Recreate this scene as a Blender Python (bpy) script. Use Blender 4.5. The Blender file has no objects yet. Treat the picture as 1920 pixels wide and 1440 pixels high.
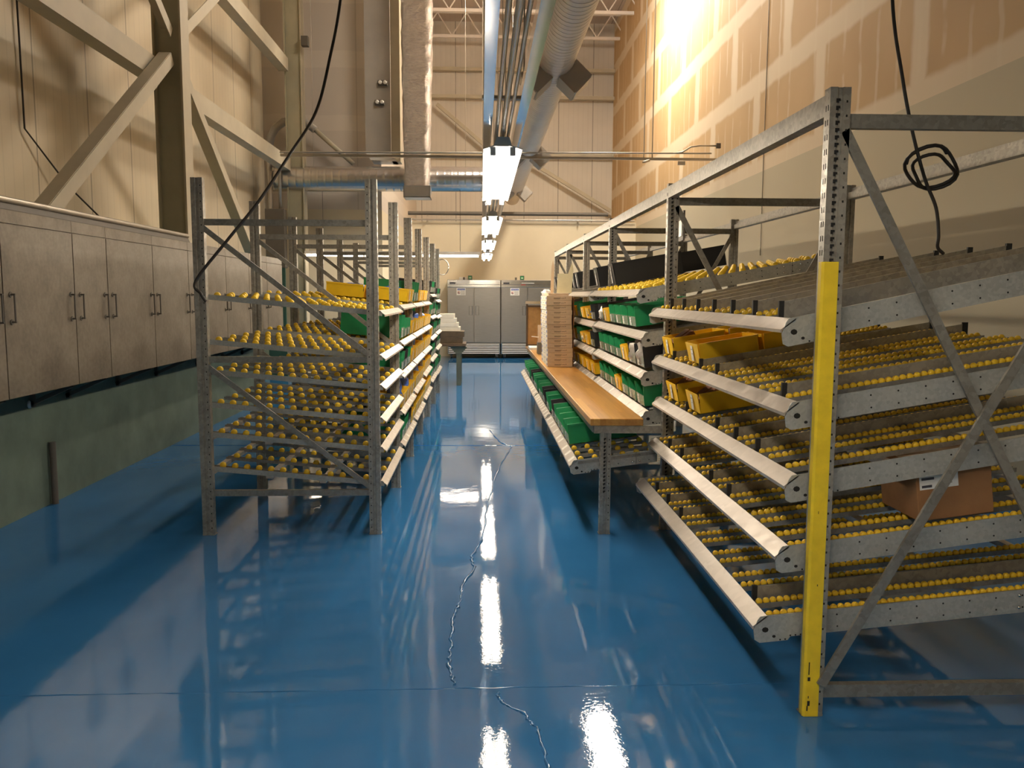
import bpy, math, random
from mathutils import Vector, Matrix
random.seed(7)
SC = bpy.context.scene
COL = SC.collection
PI = math.pi

# ------------------------------------------------------------------ materials
def new_mat(name):
    m = bpy.data.materials.new(name); m.use_nodes = True
    nt = m.node_tree
    return m, nt, nt.nodes['Principled BSDF']

def ramp(nt, fac, stops):
    r = nt.nodes.new('ShaderNodeValToRGB')
    el = r.color_ramp.elements
    while len(el) < len(stops): el.new(0.5)
    for e, (p, c) in zip(el, stops):
        e.position = p; e.color = (*c, 1)
    nt.links.new(fac, r.inputs[0])
    return r.outputs[0]

def coords(nt, scale=(1, 1, 1), kind='Object'):
    t = nt.nodes.new('ShaderNodeTexCoord'); mp = nt.nodes.new('ShaderNodeMapping')
    mp.inputs['Scale'].default_value = scale
    nt.links.new(t.outputs[kind], mp.inputs[0])
    return mp.outputs[0]

def noise(nt, vec, scale, detail=3, rough=0.5):
    n = nt.nodes.new('ShaderNodeTexNoise')
    n.inputs['Scale'].default_value = scale; n.inputs['Detail'].default_value = detail
    n.inputs['Roughness'].default_value = rough
    nt.links.new(vec, n.inputs['Vector'])
    return n.outputs['Fac']

def mixc(nt, fac, a, b):
    m = nt.nodes.new('ShaderNodeMix'); m.data_type = 'RGBA'
    for s, v in ((0, fac), (6, a), (7, b)):
        if isinstance(v, (int, float)): m.inputs[s].default_value = v
        elif isinstance(v, tuple): m.inputs[s].default_value = (*v, 1)
        else: nt.links.new(v, m.inputs[s])
    return m.outputs[2]

def mth(nt, op, a, b=None, c=None):
    m = nt.nodes.new('ShaderNodeMath'); m.operation = op
    for i, v in enumerate((a, b, c)):
        if v is None: continue
        if isinstance(v, (int, float)): m.inputs[i].default_value = v
        else: nt.links.new(v, m.inputs[i])
    return m.outputs[0]

def bump(nt, bsdf, h, strength=0.2, dist=0.01):
    b = nt.nodes.new('ShaderNodeBump')
    b.inputs['Strength'].default_value = strength; b.inputs['Distance'].default_value = dist
    nt.links.new(h, b.inputs['Height']); nt.links.new(b.outputs[0], bsdf.inputs['Normal'])

def simple(name, color, rough=0.5, metal=0.0, var=0.12, scale=8, spec=0.5, bmp=0.0):
    m, nt, b = new_mat(name)
    v = coords(nt)
    n = noise(nt, v, scale, 4, 0.6)
    lo = tuple(max(0, c * (1 - var)) for c in color); hi = tuple(min(1, c * (1 + var)) for c in color)
    nt.links.new(ramp(nt, n, [(0.3, lo), (0.7, hi)]), b.inputs['Base Color'])
    b.inputs['Roughness'].default_value = rough; b.inputs['Metallic'].default_value = metal
    b.inputs['Specular IOR Level'].default_value = spec
    if bmp: bump(nt, b, n, bmp)
    return m

def galv(name, color, metal=0.55, rough=0.42, scale=60, var=0.22):
    m, nt, b = new_mat(name)
    v = coords(nt)
    vo = nt.nodes.new('ShaderNodeTexVoronoi'); vo.inputs['Scale'].default_value = scale
    nt.links.new(v, vo.inputs['Vector'])
    sep = nt.nodes.new('ShaderNodeSeparateColor'); nt.links.new(vo.outputs['Color'], sep.inputs[0])
    n = noise(nt, v, 5, 4)
    f = mth(nt, 'ADD', mth(nt, 'MULTIPLY', sep.outputs[0], 0.35), mth(nt, 'MULTIPLY', n, 0.65))
    lo = tuple(c * (1 - var) for c in color); hi = tuple(min(1, c * (1 + var)) for c in color)
    nt.links.new(ramp(nt, f, [(0.25, lo), (0.75, hi)]), b.inputs['Base Color'])
    b.inputs['Metallic'].default_value = metal
    nt.links.new(mth(nt, 'ADD', rough - 0.08, mth(nt, 'MULTIPLY', sep.outputs[1], 0.16)), b.inputs['Roughness'])
    return m

def emit(name, color, strength):
    m = bpy.data.materials.new(name); m.use_nodes = True
    nt = m.node_tree; nt.nodes.clear()
    e = nt.nodes.new('ShaderNodeEmission'); o = nt.nodes.new('ShaderNodeOutputMaterial')
    e.inputs[0].default_value = (*color, 1); e.inputs[1].default_value = strength
    nt.links.new(e.outputs[0], o.inputs[0])
    return m

M = {}
M['steel'] = galv('galvanized_steel', (0.38, 0.355, 0.305))
M['steel_dark'] = galv('grey_steel', (0.30, 0.285, 0.25))
M['lip'] = galv('bare_aluminium', (0.53, 0.475, 0.415), 0.35, 0.4, 30, 0.08)
M['plate'] = galv('zinc_plate', (0.46, 0.46, 0.42), 0.4, 0.45, 90, 0.15)
M['mirror_alu'] = simple('polished_aluminium', (0.8, 0.8, 0.8), 0.12, 1.0, 0.05)
M['hole'] = simple('dark_hole', (0.012, 0.011, 0.01), 0.9, 0, 0.1)
M['wheel'] = simple('yellow_wheel', (0.90, 0.58, 0.03), 0.42, 0, 0.12, 30)
M['y_bin'] = simple('yellow_plastic', (0.94, 0.56, 0.015), 0.42, 0, 0.08, 6)
M['y_guard'] = simple('yellow_paint', (0.92, 0.64, 0.025), 0.5, 0, 0.1, 14)
M['g_bin'] = simple('green_plastic', (0.012, 0.25, 0.085), 0.4, 0, 0.15, 6)
M['k_bin'] = simple('black_plastic', (0.014, 0.014, 0.015), 0.45, 0, 0.2, 6)
M['wood'] = None
M['kraft'] = simple('kraft_cardboard', (0.62, 0.46, 0.30), 0.8, 0, 0.1, 9)
M['kraft_dark'] = simple('brown_cardboard', (0.30, 0.145, 0.055), 0.85, 0, 0.12, 9)
M['carton_white'] = simple('white_cardboard', (0.80, 0.74, 0.62), 0.75, 0, 0.05, 9)
M['card_yellow'] = simple('cream_cardboard', (0.93, 0.83, 0.52), 0.8, 0, 0.05, 9)
M['dark_box'] = simple('dark_cardboard', (0.085, 0.06, 0.035), 0.8, 0, 0.2, 9)
M['white'] = simple('white_paper', (0.82, 0.80, 0.74), 0.7, 0, 0.03)
M['ink'] = simple('dark_ink', (0.05, 0.05, 0.06), 0.7)
M['blue_ink'] = simple('blue_ink', (0.05, 0.10, 0.42), 0.7)
M['red_ink'] = simple('red_ink', (0.55, 0.05, 0.04), 0.7)
M['blue_bag'] = simple('blue_film', (0.07, 0.17, 0.62), 0.22, 0, 0.35, 25, 0.7, 0.5)
M['grey_bag'] = simple('silver_film', (0.46, 0.42, 0.38), 0.2, 0.3, 0.3, 25, 0.7, 0.5)
M['white_bag'] = simple('white_film', (0.78, 0.76, 0.72), 0.3, 0, 0.15, 25, 0.6, 0.4)
M['rust'] = simple('rust_brown', (0.22, 0.085, 0.035), 0.7, 0, 0.2, 20)
M['black'] = simple('black_rubber', (0.015, 0.015, 0.015), 0.55)
M['cord'] = simple('dark_cable', (0.035, 0.03, 0.026), 0.5)
M['inox'] = None
M['inox_bright'] = simple('polished_stainless', (0.78, 0.76, 0.72), 0.16, 1.0, 0.04)
M['greenlcd'] = simple('green_display', (0.03, 0.28, 0.08), 0.3)
M['paint_green'] = simple('grey_green_paint', (0.40, 0.37, 0.26), 0.6, 0, 0.1, 2)
M['paint_pale'] = simple('pale_steel_paint', (0.50, 0.45, 0.34), 0.55, 0, 0.1, 2)
M['duct'] = simple('duct_steel', (0.66, 0.62, 0.57), 0.3, 0.8, 0.05, 3)
def ribbed(name, color, axis, pitch, metal, rough, bs=0.7):
    m, nt, b = new_mat(name)
    v = coords(nt); sp = nt.nodes.new('ShaderNodeSeparateXYZ'); nt.links.new(v, sp.inputs[0])
    sn = mth(nt, 'SINE', mth(nt, 'MULTIPLY', sp.outputs[axis], 2 * PI / pitch))
    pw = mth(nt, 'POWER', mth(nt, 'ADD', mth(nt, 'MULTIPLY', sn, 0.5), 0.5), 6.0)
    n = noise(nt, v, 2.0, 3)
    nt.links.new(ramp(nt, n, [(0.3, tuple(c * 0.94 for c in color)), (0.7, color)]), b.inputs['Base Color'])
    b.inputs['Metallic'].default_value = metal; b.inputs['Roughness'].default_value = rough
    bump(nt, b, pw, bs, 0.02)
    return m
M['duct_spiral'] = ribbed('spiral_duct_steel', (0.74, 0.68, 0.62), 1, 0.11, 0.35, 0.42)
M['duct_cross'] = ribbed('round_duct_steel', (0.66, 0.63, 0.60), 0, 0.14, 0.9, 0.27, 0.10)
M['duct_grey'] = simple('grey_duct', (0.40, 0.37, 0.33), 0.6, 0.1, 0.08, 2)
M['conduit'] = simple('conduit_steel', (0.50, 0.46, 0.40), 0.35, 0.7, 0.1, 5)
M['box_dark'] = simple('dark_grey_enclosure', (0.12, 0.105, 0.085), 0.6, 0, 0.1, 4)
M['joist'] = simple('cream_joist', (0.84, 0.77, 0.70), 0.6, 0, 0.06, 3)
M['cork'] = simple('tan_board', (0.42, 0.235, 0.085), 0.85, 0, 0.15, 12)
M['dark_wood'] = simple('dark_wood', (0.10, 0.06, 0.03), 0.6, 0, 0.2, 6)
M['table_paint'] = simple('dark_table_paint', (0.10, 0.115, 0.085), 0.6)
M['teal'] = simple('dark_green_paint', (0.035, 0.10, 0.075), 0.5)
M['white_house'] = simple('white_enamel', (0.8, 0.78, 0.74), 0.35, 0, 0.03)
LAMP = (1.0, 0.87, 0.70)
M['tube'] = emit('lit_tube', LAMP, 42)
M['tube_back'] = emit('lit_tube_far', LAMP, 15)
M['bay'] = emit('lit_lens', (1.0, 0.87, 0.70), 78)
M['bay_dim'] = emit('lit_lens_dim', (1.0, 0.87, 0.71), 24)

# clear plastic
m = bpy.data.materials.new('clear_plastic'); m.use_nodes = True; nt = m.node_tree; nt.nodes.clear()
tr = nt.nodes.new('ShaderNodeBsdfTransparent'); gl = nt.nodes.new('ShaderNodeBsdfPrincipled'); mx = nt.nodes.new('ShaderNodeMixShader'); o = nt.nodes.new('ShaderNodeOutputMaterial')
tr.inputs[0].default_value = (0.86, 0.9, 0.84, 1)
gl.inputs['Base Color'].default_value = (0.6, 0.62, 0.54, 1); gl.inputs['Roughness'].default_value = 0.15
mx.inputs[0].default_value = 0.34
nt.links.new(tr.outputs[0], mx.inputs[1]); nt.links.new(gl.outputs[0], mx.inputs[2]); nt.links.new(mx.outputs[0], o.inputs[0])
M['clear'] = m

# butcher block worktop
m, nt, b = new_mat('laminated_maple')
v = coords(nt)
sx = nt.nodes.new('ShaderNodeSeparateXYZ'); nt.links.new(v, sx.inputs[0])
lam = mth(nt, 'FLOOR', mth(nt, 'MULTIPLY', sx.outputs[0], 24))
wn = nt.nodes.new('ShaderNodeTexWhiteNoise'); wn.noise_dimensions = '2D'
cb = nt.nodes.new('ShaderNodeCombineXYZ')
nt.links.new(lam, cb.inputs[0]); nt.links.new(mth(nt, 'FLOOR', mth(nt, 'MULTIPLY', mth(nt, 'ADD', sx.outputs[1], mth(nt, 'MULTIPLY', lam, 0.37)), 0.9)), cb.inputs[1])
nt.links.new(cb.outputs[0], wn.inputs['Vector'])
gr = noise(nt, coords(nt, (60, 2.5, 60)), 1.0, 5)
f = mth(nt, 'ADD', mth(nt, 'MULTIPLY', wn.outputs['Value'], 0.45), mth(nt, 'MULTIPLY', gr, 0.55))
nt.links.new(ramp(nt, f, [(0.2, (0.42, 0.19, 0.04)), (0.55, (0.56, 0.285, 0.07)), (0.85, (0.66, 0.37, 0.10))]), b.inputs['Base Color'])
b.inputs['Roughness'].default_value = 0.3
M['wood'] = m

# brushed stainless
m, nt, b = new_mat('brushed_stainless')
n = noise(nt, coords(nt, (2, 2, 160)), 3, 4)
nt.links.new(ramp(nt, n, [(0.3, (0.27, 0.25, 0.22)), (0.7, (0.35, 0.325, 0.29))]), b.inputs['Base Color'])
b.inputs['Metallic'].default_value = 0.75; b.inputs['Roughness'].default_value = 0.36
M['inox'] = m

# galvanised sheet cabinets: mottled, stained
m, nt, b = new_mat('stained_galvanized_sheet')
v = coords(nt)
n1 = noise(nt, v, 2.2, 6, 0.65); n2 = noise(nt, v, 34, 3)
f = mth(nt, 'ADD', mth(nt, 'MULTIPLY', n1, 0.75), mth(nt, 'MULTIPLY', n2, 0.25))
nt.links.new(ramp(nt, f, [(0.3, (0.13, 0.107, 0.08)), (0.5, (0.215, 0.18, 0.138)), (0.7, (0.31, 0.265, 0.205))]), b.inputs['Base Color'])
b.inputs['Metallic'].default_value = 0.25; b.inputs['Roughness'].default_value = 0.42
M['cab'] = m

# foil wrapped duct
m, nt, b = new_mat('crinkled_foil')
v = coords(nt, (1, 1, 1))
n1 = noise(nt, coords(nt, (6, 6, 14)), 2.5, 6, 0.7)
nt.links.new(ramp(nt, n1, [(0.3, (0.55, 0.48, 0.42)), (0.7, (0.82, 0.75, 0.68))]), b.inputs['Base Color'])
b.inputs['Metallic'].default_value = 0.8; b.inputs['Roughness'].default_value = 0.25
bump(nt, b, n1, 1.0, 0.06)
M['foil'] = m

# floor: glossy blue epoxy
m, nt, b = new_mat('glossy_blue_epoxy')
v = coords(nt)
n1 = noise(nt, v, 0.9, 5, 0.6); n2 = noise(nt, coords(nt, (2.2, 0.5, 1)), 1.6, 4)
f = mth(nt, 'ADD', mth(nt, 'MULTIPLY', n1, 0.6), mth(nt, 'MULTIPLY', n2, 0.4))
nt.links.new(ramp(nt, f, [(0.3, (0.026, 0.145, 0.36)), (0.6, (0.035, 0.175, 0.42)), (0.8, (0.05, 0.205, 0.46))]), b.inputs['Base Color'])
r1 = noise(nt, v, 3.5, 4, 0.6)
nt.links.new(ramp(nt, r1, [(0.35, (0.018,) * 3), (0.7, (0.05,) * 3)]), b.inputs['Roughness'])
b.inputs['Specular IOR Level'].default_value = 0.6
w1 = noise(nt, v, 5.0, 2, 0.5); w2 = noise(nt, v, 60, 2, 0.6)
bump(nt, b, mth(nt, 'ADD', mth(nt, 'MULTIPLY', w1, 0.55), mth(nt, 'MULTIPLY', w2, 0.10)), 0.12, 0.012)
M['floor'] = m

# painted block / foundation wall
M['foundation'] = simple('dull_green_concrete', (0.15, 0.20, 0.155), 0.8, 0, 0.2, 3)
M['back_wall'] = simple('cream_wall_panel', (0.70, 0.61, 0.44), 0.6, 0, 0.04, 1.5)

def panel_mat(name, color, axis, pitch, rib):
    """insulated metal wall panels: seams every `pitch` metres, fine ribs every `rib` metres"""
    m, nt, b = new_mat(name)
    v = coords(nt); s = nt.nodes.new('ShaderNodeSeparateXYZ'); nt.links.new(v, s.inputs[0])
    a = s.outputs[axis]
    fr = mth(nt, 'FRACT', mth(nt, 'DIVIDE', mth(nt, 'ADD', a, 100.0), pitch))
    seam = mth(nt, 'LESS_THAN', mth(nt, 'ABSOLUTE', mth(nt, 'SUBTRACT', fr, 0.5)), 0.012 / pitch)
    ribs = mth(nt, 'ABSOLUTE', mth(nt, 'SUBTRACT', mth(nt, 'FRACT', mth(nt, 'DIVIDE', mth(nt, 'ADD', a, 100.0), rib)), 0.5))
    ribline = mth(nt, 'LESS_THAN', ribs, 0.06)
    n = noise(nt, v, 0.7, 4)
    lo = tuple(c * 0.9 for c in color); hi = tuple(min(1, c * 1.06) for c in color)
    c = ramp(nt, n, [(0.3, lo), (0.7, hi)])
    c = mixc(nt, mth(nt, 'MULTIPLY', ribline, 0.14), c, tuple(x * 0.5 for x in color))
    c = mixc(nt, mth(nt, 'MULTIPLY', seam, 0.65), c, tuple(x * 0.25 for x in color))
    nt.links.new(c, b.inputs['Base Color']); b.inputs['Roughness'].default_value = 0.6
    bump(nt, b, ribs, 0.25, 0.01)
    return m
M['panel_left'] = panel_mat('beige_metal_panel', (0.62, 0.53, 0.38), 1, 1.1, 0.16)
M['panel_far'] = panel_mat('pale_metal_panel', (0.68, 0.635, 0.565), 0, 1.05, 0.15)
M['deck'] = panel_mat('roof_deck', (0.55, 0.47, 0.42), 0, 0.9, 0.15)

def drywall(name, axis):
    m, nt, b = new_mat(name)
    v = coords(nt); s = nt.nodes.new('ShaderNodeSeparateXYZ'); nt.links.new(v, s.inputs[0])
    a, z = s.outputs[axis], s.outputs[2]
    wob = noise(nt, v, 2.2, 3)
    za = mth(nt, 'ADD', z, mth(nt, 'MULTIPLY', mth(nt, 'SUBTRACT', wob, 0.5), 0.10))
    aa = mth(nt, 'ADD', a, mth(nt, 'MULTIPLY', mth(nt, 'SUBTRACT', wob, 0.5), 0.14))
    row = mth(nt, 'DIVIDE', mth(nt, 'SUBTRACT', za, 3.45), 1.245)
    rf = mth(nt, 'FLOOR', row)
    dz = mth(nt, 'ABSOLUTE', mth(nt, 'SUBTRACT', mth(nt, 'FRACT', mth(nt, 'ADD', row, 0.5)), 0.5))
    def soft(d, w, e):
        mr = nt.nodes.new('ShaderNodeMapRange'); mr.interpolation_type = 'SMOOTHSTEP'
        mr.inputs[1].default_value = w - e; mr.inputs[2].default_value = w + e
        mr.inputs[3].default_value = 1; mr.inputs[4].default_value = 0
        nt.links.new(d, mr.inputs[0]); return mr.outputs[0]
    hb = soft(dz, 0.115, 0.03)
    off = mth(nt, 'MULTIPLY', mth(nt, 'FLOORED_MODULO', rf, 2.0), 1.15)
    col = mth(nt, 'DIVIDE', mth(nt, 'ADD', mth(nt, 'ADD', aa, 40.55), off), 2.3)
    da = mth(nt, 'ABSOLUTE', mth(nt, 'SUBTRACT', mth(nt, 'FRACT', mth(nt, 'ADD', col, 0.5)), 0.5))
    vb = soft(da, 0.062, 0.02)
    tape = mth(nt, 'MAXIMUM', hb, vb)
    # screw rows: short vertical smears
    sc = mth(nt, 'ABSOLUTE', mth(nt, 'SUBTRACT', mth(nt, 'FRACT', mth(nt, 'DIVIDE', mth(nt, 'ADD', aa, 40.0), 0.41)), 0.5))
    sm = mth(nt, 'MULTIPLY', soft(sc, 0.07, 0.04), soft(noise(nt, coords(nt, (1.4, 1.4, 1.1)), 1.5, 3), 0.52, 0.08))
    paper = ramp(nt, noise(nt, v, 0.5, 3), [(0.3, (0.50, 0.325, 0.155)), (0.7, (0.60, 0.41, 0.215))])
    c = mixc(nt, mth(nt, 'MULTIPLY', sm, 0.55), paper, (0.70, 0.58, 0.40))
    c = mixc(nt, mth(nt, 'MULTIPLY', tape, 0.85), c, (0.74, 0.62, 0.45))
    low = mth(nt, 'LESS_THAN', z, 3.40)
    c = mixc(nt, low, c, (0.55, 0.48, 0.335))
    nt.links.new(c, b.inputs['Base Color']); b.inputs['Roughness'].default_value = 0.75
    return m
M['drywall'] = drywall('taped_drywall', 1)
# grey-brown finished drywall on the far left block
m, nt, b = new_mat('skimmed_drywall')
v = coords(nt); s = nt.nodes.new('ShaderNodeSeparateXYZ'); nt.links.new(v, s.inputs[0])
wob = noise(nt, v, 1.6, 3)
row = mth(nt, 'FRACT', mth(nt, 'DIVIDE', mth(nt, 'ADD', s.outputs[2], mth(nt, 'MULTIPLY', wob, 0.12)), 1.22))
hb = mth(nt, 'LESS_THAN', row, 0.26)
c = mixc(nt, mth(nt, 'MULTIPLY', hb, 0.5), (0.64, 0.565, 0.485), (0.74, 0.66, 0.56))
seam = mth(nt, 'LESS_THAN', mth(nt, 'ABSOLUTE', mth(nt, 'SUBTRACT', mth(nt, 'FRACT', mth(nt, 'DIVIDE', mth(nt, 'ADD', s.outputs[0], 20.15), 1.22)), 0.5)), 0.008)
c = mixc(nt, mth(nt, 'MULTIPLY', seam, 0.3), c, (0.25, 0.2, 0.15))
c = mixc(nt, mth(nt, 'LESS_THAN', s.outputs[2], 3.3), c, (0.70, 0.61, 0.44))
nt.links.new(c, b.inputs['Base Color']); b.inputs['Roughness'].default_value = 0.7
M['skim'] = m

# ------------------------------------------------------------------ mesh builder
class MB:
    def __init__(s): s.v, s.f, s.m, s.mats, s.smooth = [], [], [], [], []
    def mi(s, mat):
        mat = M[mat] if isinstance(mat, str) else mat
        if mat not in s.mats: s.mats.append(mat)
        return s.mats.index(mat)
    def add(s, verts, faces, mat, smooth=False):
        b = len(s.v); i = s.mi(mat)
        s.v += [tuple(p) for p in verts]
        for f in faces:
            s.f.append(tuple(b + k for k in f)); s.m.append(i); s.smooth.append(smooth)
        return s
    def box(s, x0, x1, y0, y1, z0, z1, mat):
        vs = [(x, y, z) for x in (x0, x1) for y in (y0, y1) for z in (z0, z1)]
        return s.add(vs, [(0, 1, 3, 2), (4, 6, 7, 5), (0, 4, 5, 1), (2, 3, 7, 6), (0, 2, 6, 4), (1, 5, 7, 3)], mat)
    def bbox(s, x0, x1, y0, y1, z0, z1, mat, r=0.004):
        """box with bevelled vertical-and-horizontal edges (chamfer)"""
        import bmesh
        bm = bmesh.new(); bmesh.ops.create_cube(bm, size=1)
        for v in bm.verts:
            v.co = Vector(((x0 + x1) / 2 + v.co.x * (x1 - x0), (y0 + y1) / 2 + v.co.y * (y1 - y0), (z0 + z1) / 2 + v.co.z * (z1 - z0)))
        bmesh.ops.bevel(bm, geom=bm.edges[:], offset=r, segments=2, affect='EDGES', profile=0.5)
        bm.verts.index_update()
        s.add([v.co[:] for v in bm.verts], [[v.index for v in f.verts] for f in bm.faces], mat)
        bm.free(); return s
    def bar(s, p, q, w, h, mat, up=(0, 0, 1), shift=0.0):
        """rectangular bar from p to q: w across, h along `up`"""
        p, q = Vector(p), Vector(q); d = (q - p).normalized(); u = Vector(up)
        a = d.cross(u).normalized(); u = a.cross(d).normalized()
        c = []
        for e in (p, q):
            for i, j in ((-1, -1), (1, -1), (1, 1), (-1, 1)): c.append(e + a * (i * w / 2) + u * (j * h / 2 + shift))
        return s.add(c, [(0, 1, 2, 3), (7, 6, 5, 4), (0, 4, 5, 1), (1, 5, 6, 2), (2, 6, 7, 3), (3, 7, 4, 0)], mat)
    def prism(s, prof, axis, a0, a1, mat, smooth=False):
        """2D profile swept along axis: 'x' prof=(y,z); 'y' prof=(x,z); 'z' prof=(x,y)"""
        n = len(prof); vs = []
        for a in (a0, a1):
            for (p, q) in prof:
                vs.append({'x': (a, p, q), 'y': (p, a, q), 'z': (p, q, a)}[axis])
        fs = [tuple(range(n)), tuple(range(2 * n - 1, n - 1, -1))]
        for i in range(n):
            j = (i + 1) % n; fs.append((i, n + i, n + j, j))
        return s.add(vs, fs, mat, smooth)
    def cyl(s, p, q, r, mat, n=12, r2=None, caps=True, smooth=True):
        p, q = Vector(p), Vector(q); d = (q - p).normalized()
        u = d.orthogonal().normalized(); w = d.cross(u); r2 = r if r2 is None else r2
        vs = [p + (u * math.cos(2 * PI * i / n) + w * math.sin(2 * PI * i / n)) * r for i in range(n)]
        vs += [q + (u * math.cos(2 * PI * i / n) + w * math.sin(2 * PI * i / n)) * r2 for i in range(n)]
        s.add(vs, [(i, (i + 1) % n, n + (i + 1) % n, n + i) for i in range(n)], mat, smooth)
        if caps:
            s.add(vs[:n], [tuple(range(n - 1, -1, -1))], mat); s.add(vs[n:], [tuple(range(n))], mat)
        return s
    def lathe(s, prof, c, axis, mat, n=12):
        """prof = [(offset along axis, radius)]"""
        c = Vector(c); ax = {'x': Vector((1, 0, 0)), 'y': Vector((0, 1, 0)), 'z': Vector((0, 0, 1))}[axis]
        u = ax.orthogonal().normalized(); w = ax.cross(u); vs = []
        for (t, r) in prof:
            vs += [c + ax * t + (u * math.cos(2 * PI * i / n) + w * math.sin(2 * PI * i / n)) * r for i in range(n)]
        k = len(prof); fs = []
        for a in range(k - 1):
            for i in range(n):
                j = (i + 1) % n; fs.append((a * n + i, a * n + j, (a + 1) * n + j, (a + 1) * n + i))
        fs += [tuple(range(n - 1, -1, -1)), tuple((k - 1) * n + i for i in range(n))]
        return s.add(vs, fs, mat, True)
    def tube(s, pts, r, mat, n=8, rs=None):
        pts = [Vector(p) for p in pts]; vs = []; prev = None
        for i, p in enumerate(pts):
            d = (pts[min(i + 1, len(pts) - 1)] - pts[max(i - 1, 0)]).normalized()
            u = (prev - d * prev.dot(d)).normalized() if prev is not None and (prev - d * prev.dot(d)).length > 1e-5 else d.orthogonal().normalized()
            prev = u; w = d.cross(u); rr = rs[i] if rs else r
            vs += [p + (u * math.cos(2 * PI * k / n) + w * math.sin(2 * PI * k / n)) * rr for k in range(n)]
        fs = []
        for i in range(len(pts) - 1):
            for k in range(n):
                j = (k + 1) % n; fs.append((i * n + k, i * n + j, (i + 1) * n + j, (i + 1) * n + k))
        fs += [tuple(range(n - 1, -1, -1)), tuple((len(pts) - 1) * n + k for k in range(n))]
        return s.add(vs, fs, mat, True)
    def quad(s, a, b, c, d, mat): return s.add([a, b, c, d], [(0, 1, 2, 3)], mat)
    def build(s, name, parent=None, loc=None, local=False):
        """world-space vertices -> object whose origin is loc (or the parent's origin)"""
        if parent is not None and loc is None and not local: org = world(parent)
        else: org = Vector(loc) if loc is not None and not local else Vector((0, 0, 0))
        me = bpy.data.meshes.new(name)
        me.from_pydata([tuple(Vector(p) - org) for p in s.v], [], s.f)
        for mt in s.mats: me.materials.append(mt)
        me.polygons.foreach_set('material_index', s.m); me.polygons.foreach_set('use_smooth', s.smooth)
        me.update()
        import bmesh
        bm = bmesh.new(); bm.from_mesh(me); bmesh.ops.recalc_face_normals(bm, faces=bm.faces[:]); bm.to_mesh(me); bm.free()
        o = bpy.data.objects.new(name, me); COL.objects.link(o)
        if parent is not None:
            o.parent = parent
            o.location = (org - world(parent)) if (loc is not None and not local) else ((0, 0, 0) if loc is None else loc)
        elif not local: o.location = org
        elif loc is not None: o.location = loc
        return o

def world(o):
    p = Vector((0, 0, 0))
    while o is not None: p += o.location; o = o.parent
    return p

LABELS = {}
def tag(o, label, cat, group=None, kind=None):
    n = len(label.split())
    if not 4 <= n <= 16: print('LABEL WORDS', n, label)
    if label in LABELS and not group: print('DUP LABEL', label)
    LABELS[label] = 1
    o['label'] = label; o['category'] = cat
    if group: o['group'] = group
    if kind: o['kind'] = kind
    return o
def thing(name, label, cat, loc=(0, 0, 0), group=None):
    o = bpy.data.objects.new(name, None); COL.objects.link(o); o.location = loc
    o.empty_display_size = 0.1
    return tag(o, label, cat, group)
def dup(root, loc, rot=None, label=None, group=None):
    r = root.copy(); COL.objects.link(r); r.location = loc
    if rot is not None: r.rotation_euler = rot
    if label: tag(r, label, r['category'], group)
    for ch in KIDS.get(root.name, root.children):
        c = ch.copy(); COL.objects.link(c); c.parent = r
        for g in ch.children:
            d = g.copy(); COL.objects.link(d); d.parent = c
    return r
KIDS = {}
ORD = ['first', 'second', 'third', 'fourth', 'fifth', 'sixth', 'seventh', 'eighth', 'ninth', 'tenth', 'eleventh', 'twelfth', 'thirteenth', 'fourteenth',
       'fifteenth', 'sixteenth', 'seventeenth', 'eighteenth', 'nineteenth', 'twentieth', 'twenty-first', 'twenty-second', 'twenty-third', 'twenty-fourth']

# ------------------------------------------------------------------ the setting
def struct(name, mb, label, cat):
    return tag(mb.build(name), label, cat, None, 'structure')
struct('floor', MB().box(-4.6, 4.4, -6, 26.2, -0.2, 0, 'floor'), 'glossy blue epoxy floor running down the whole hall', 'floor')
struct('wall_right', MB().box(4.05, 4.35, -6, 26.2, 0, 10, 'drywall'), 'tall right wall of taped tan drywall above a painted lower band', 'wall')
struct('wall_left', MB().box(-4.6, -4.3, -6, 16.9, 2.06, 10, 'panel_left'), 'tall beige metal panel wall behind the left columns', 'wall')
struct('wall_left_lower', MB().box(-4.6, -3.3, -6, 12.3, 0, 2.06, 'foundation').box(-4.6, -4.3, 12.3, 16.9, 0, 2.06, 'foundation'), 'low dull green foundation wall under the sheet metal cabinets', 'wall')
struct('wall_far_left', MB().box(-4.6, -1.99, 16.9, 26.2, 0, 10, 'skim'), 'drywall block behind the ducts at the far left', 'wall')
struct('wall_back', MB().box(-1.99, 4.05, 21.75, 25.9, 0, 3.5, 'back_wall'), 'cream wall behind the two steel refrigerators', 'wall')
struct('wall_back_upper', MB().box(-1.99, 4.05, 25.9, 26.2, 3.5, 10, 'panel_far'), 'pale metal panel wall high above the refrigerators', 'wall')
struct('wall_front', MB().box(-4.6, 4.4, -6.3, -6, 0, 10, 'back_wall'), 'plain wall behind the viewpoint closing the hall', 'wall')
struct('ceiling', MB().box(-4.6, 4.4, -6.3, 26.2, 9.8, 10.0, 'deck'), 'corrugated roof deck high above the hall', 'ceiling')
struct('baseboard_right', MB().box(4.02, 4.05, -6, 21.7, 0, 0.1, 'box_dark'), 'dark base strip along the right wall', 'baseboard')

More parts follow.
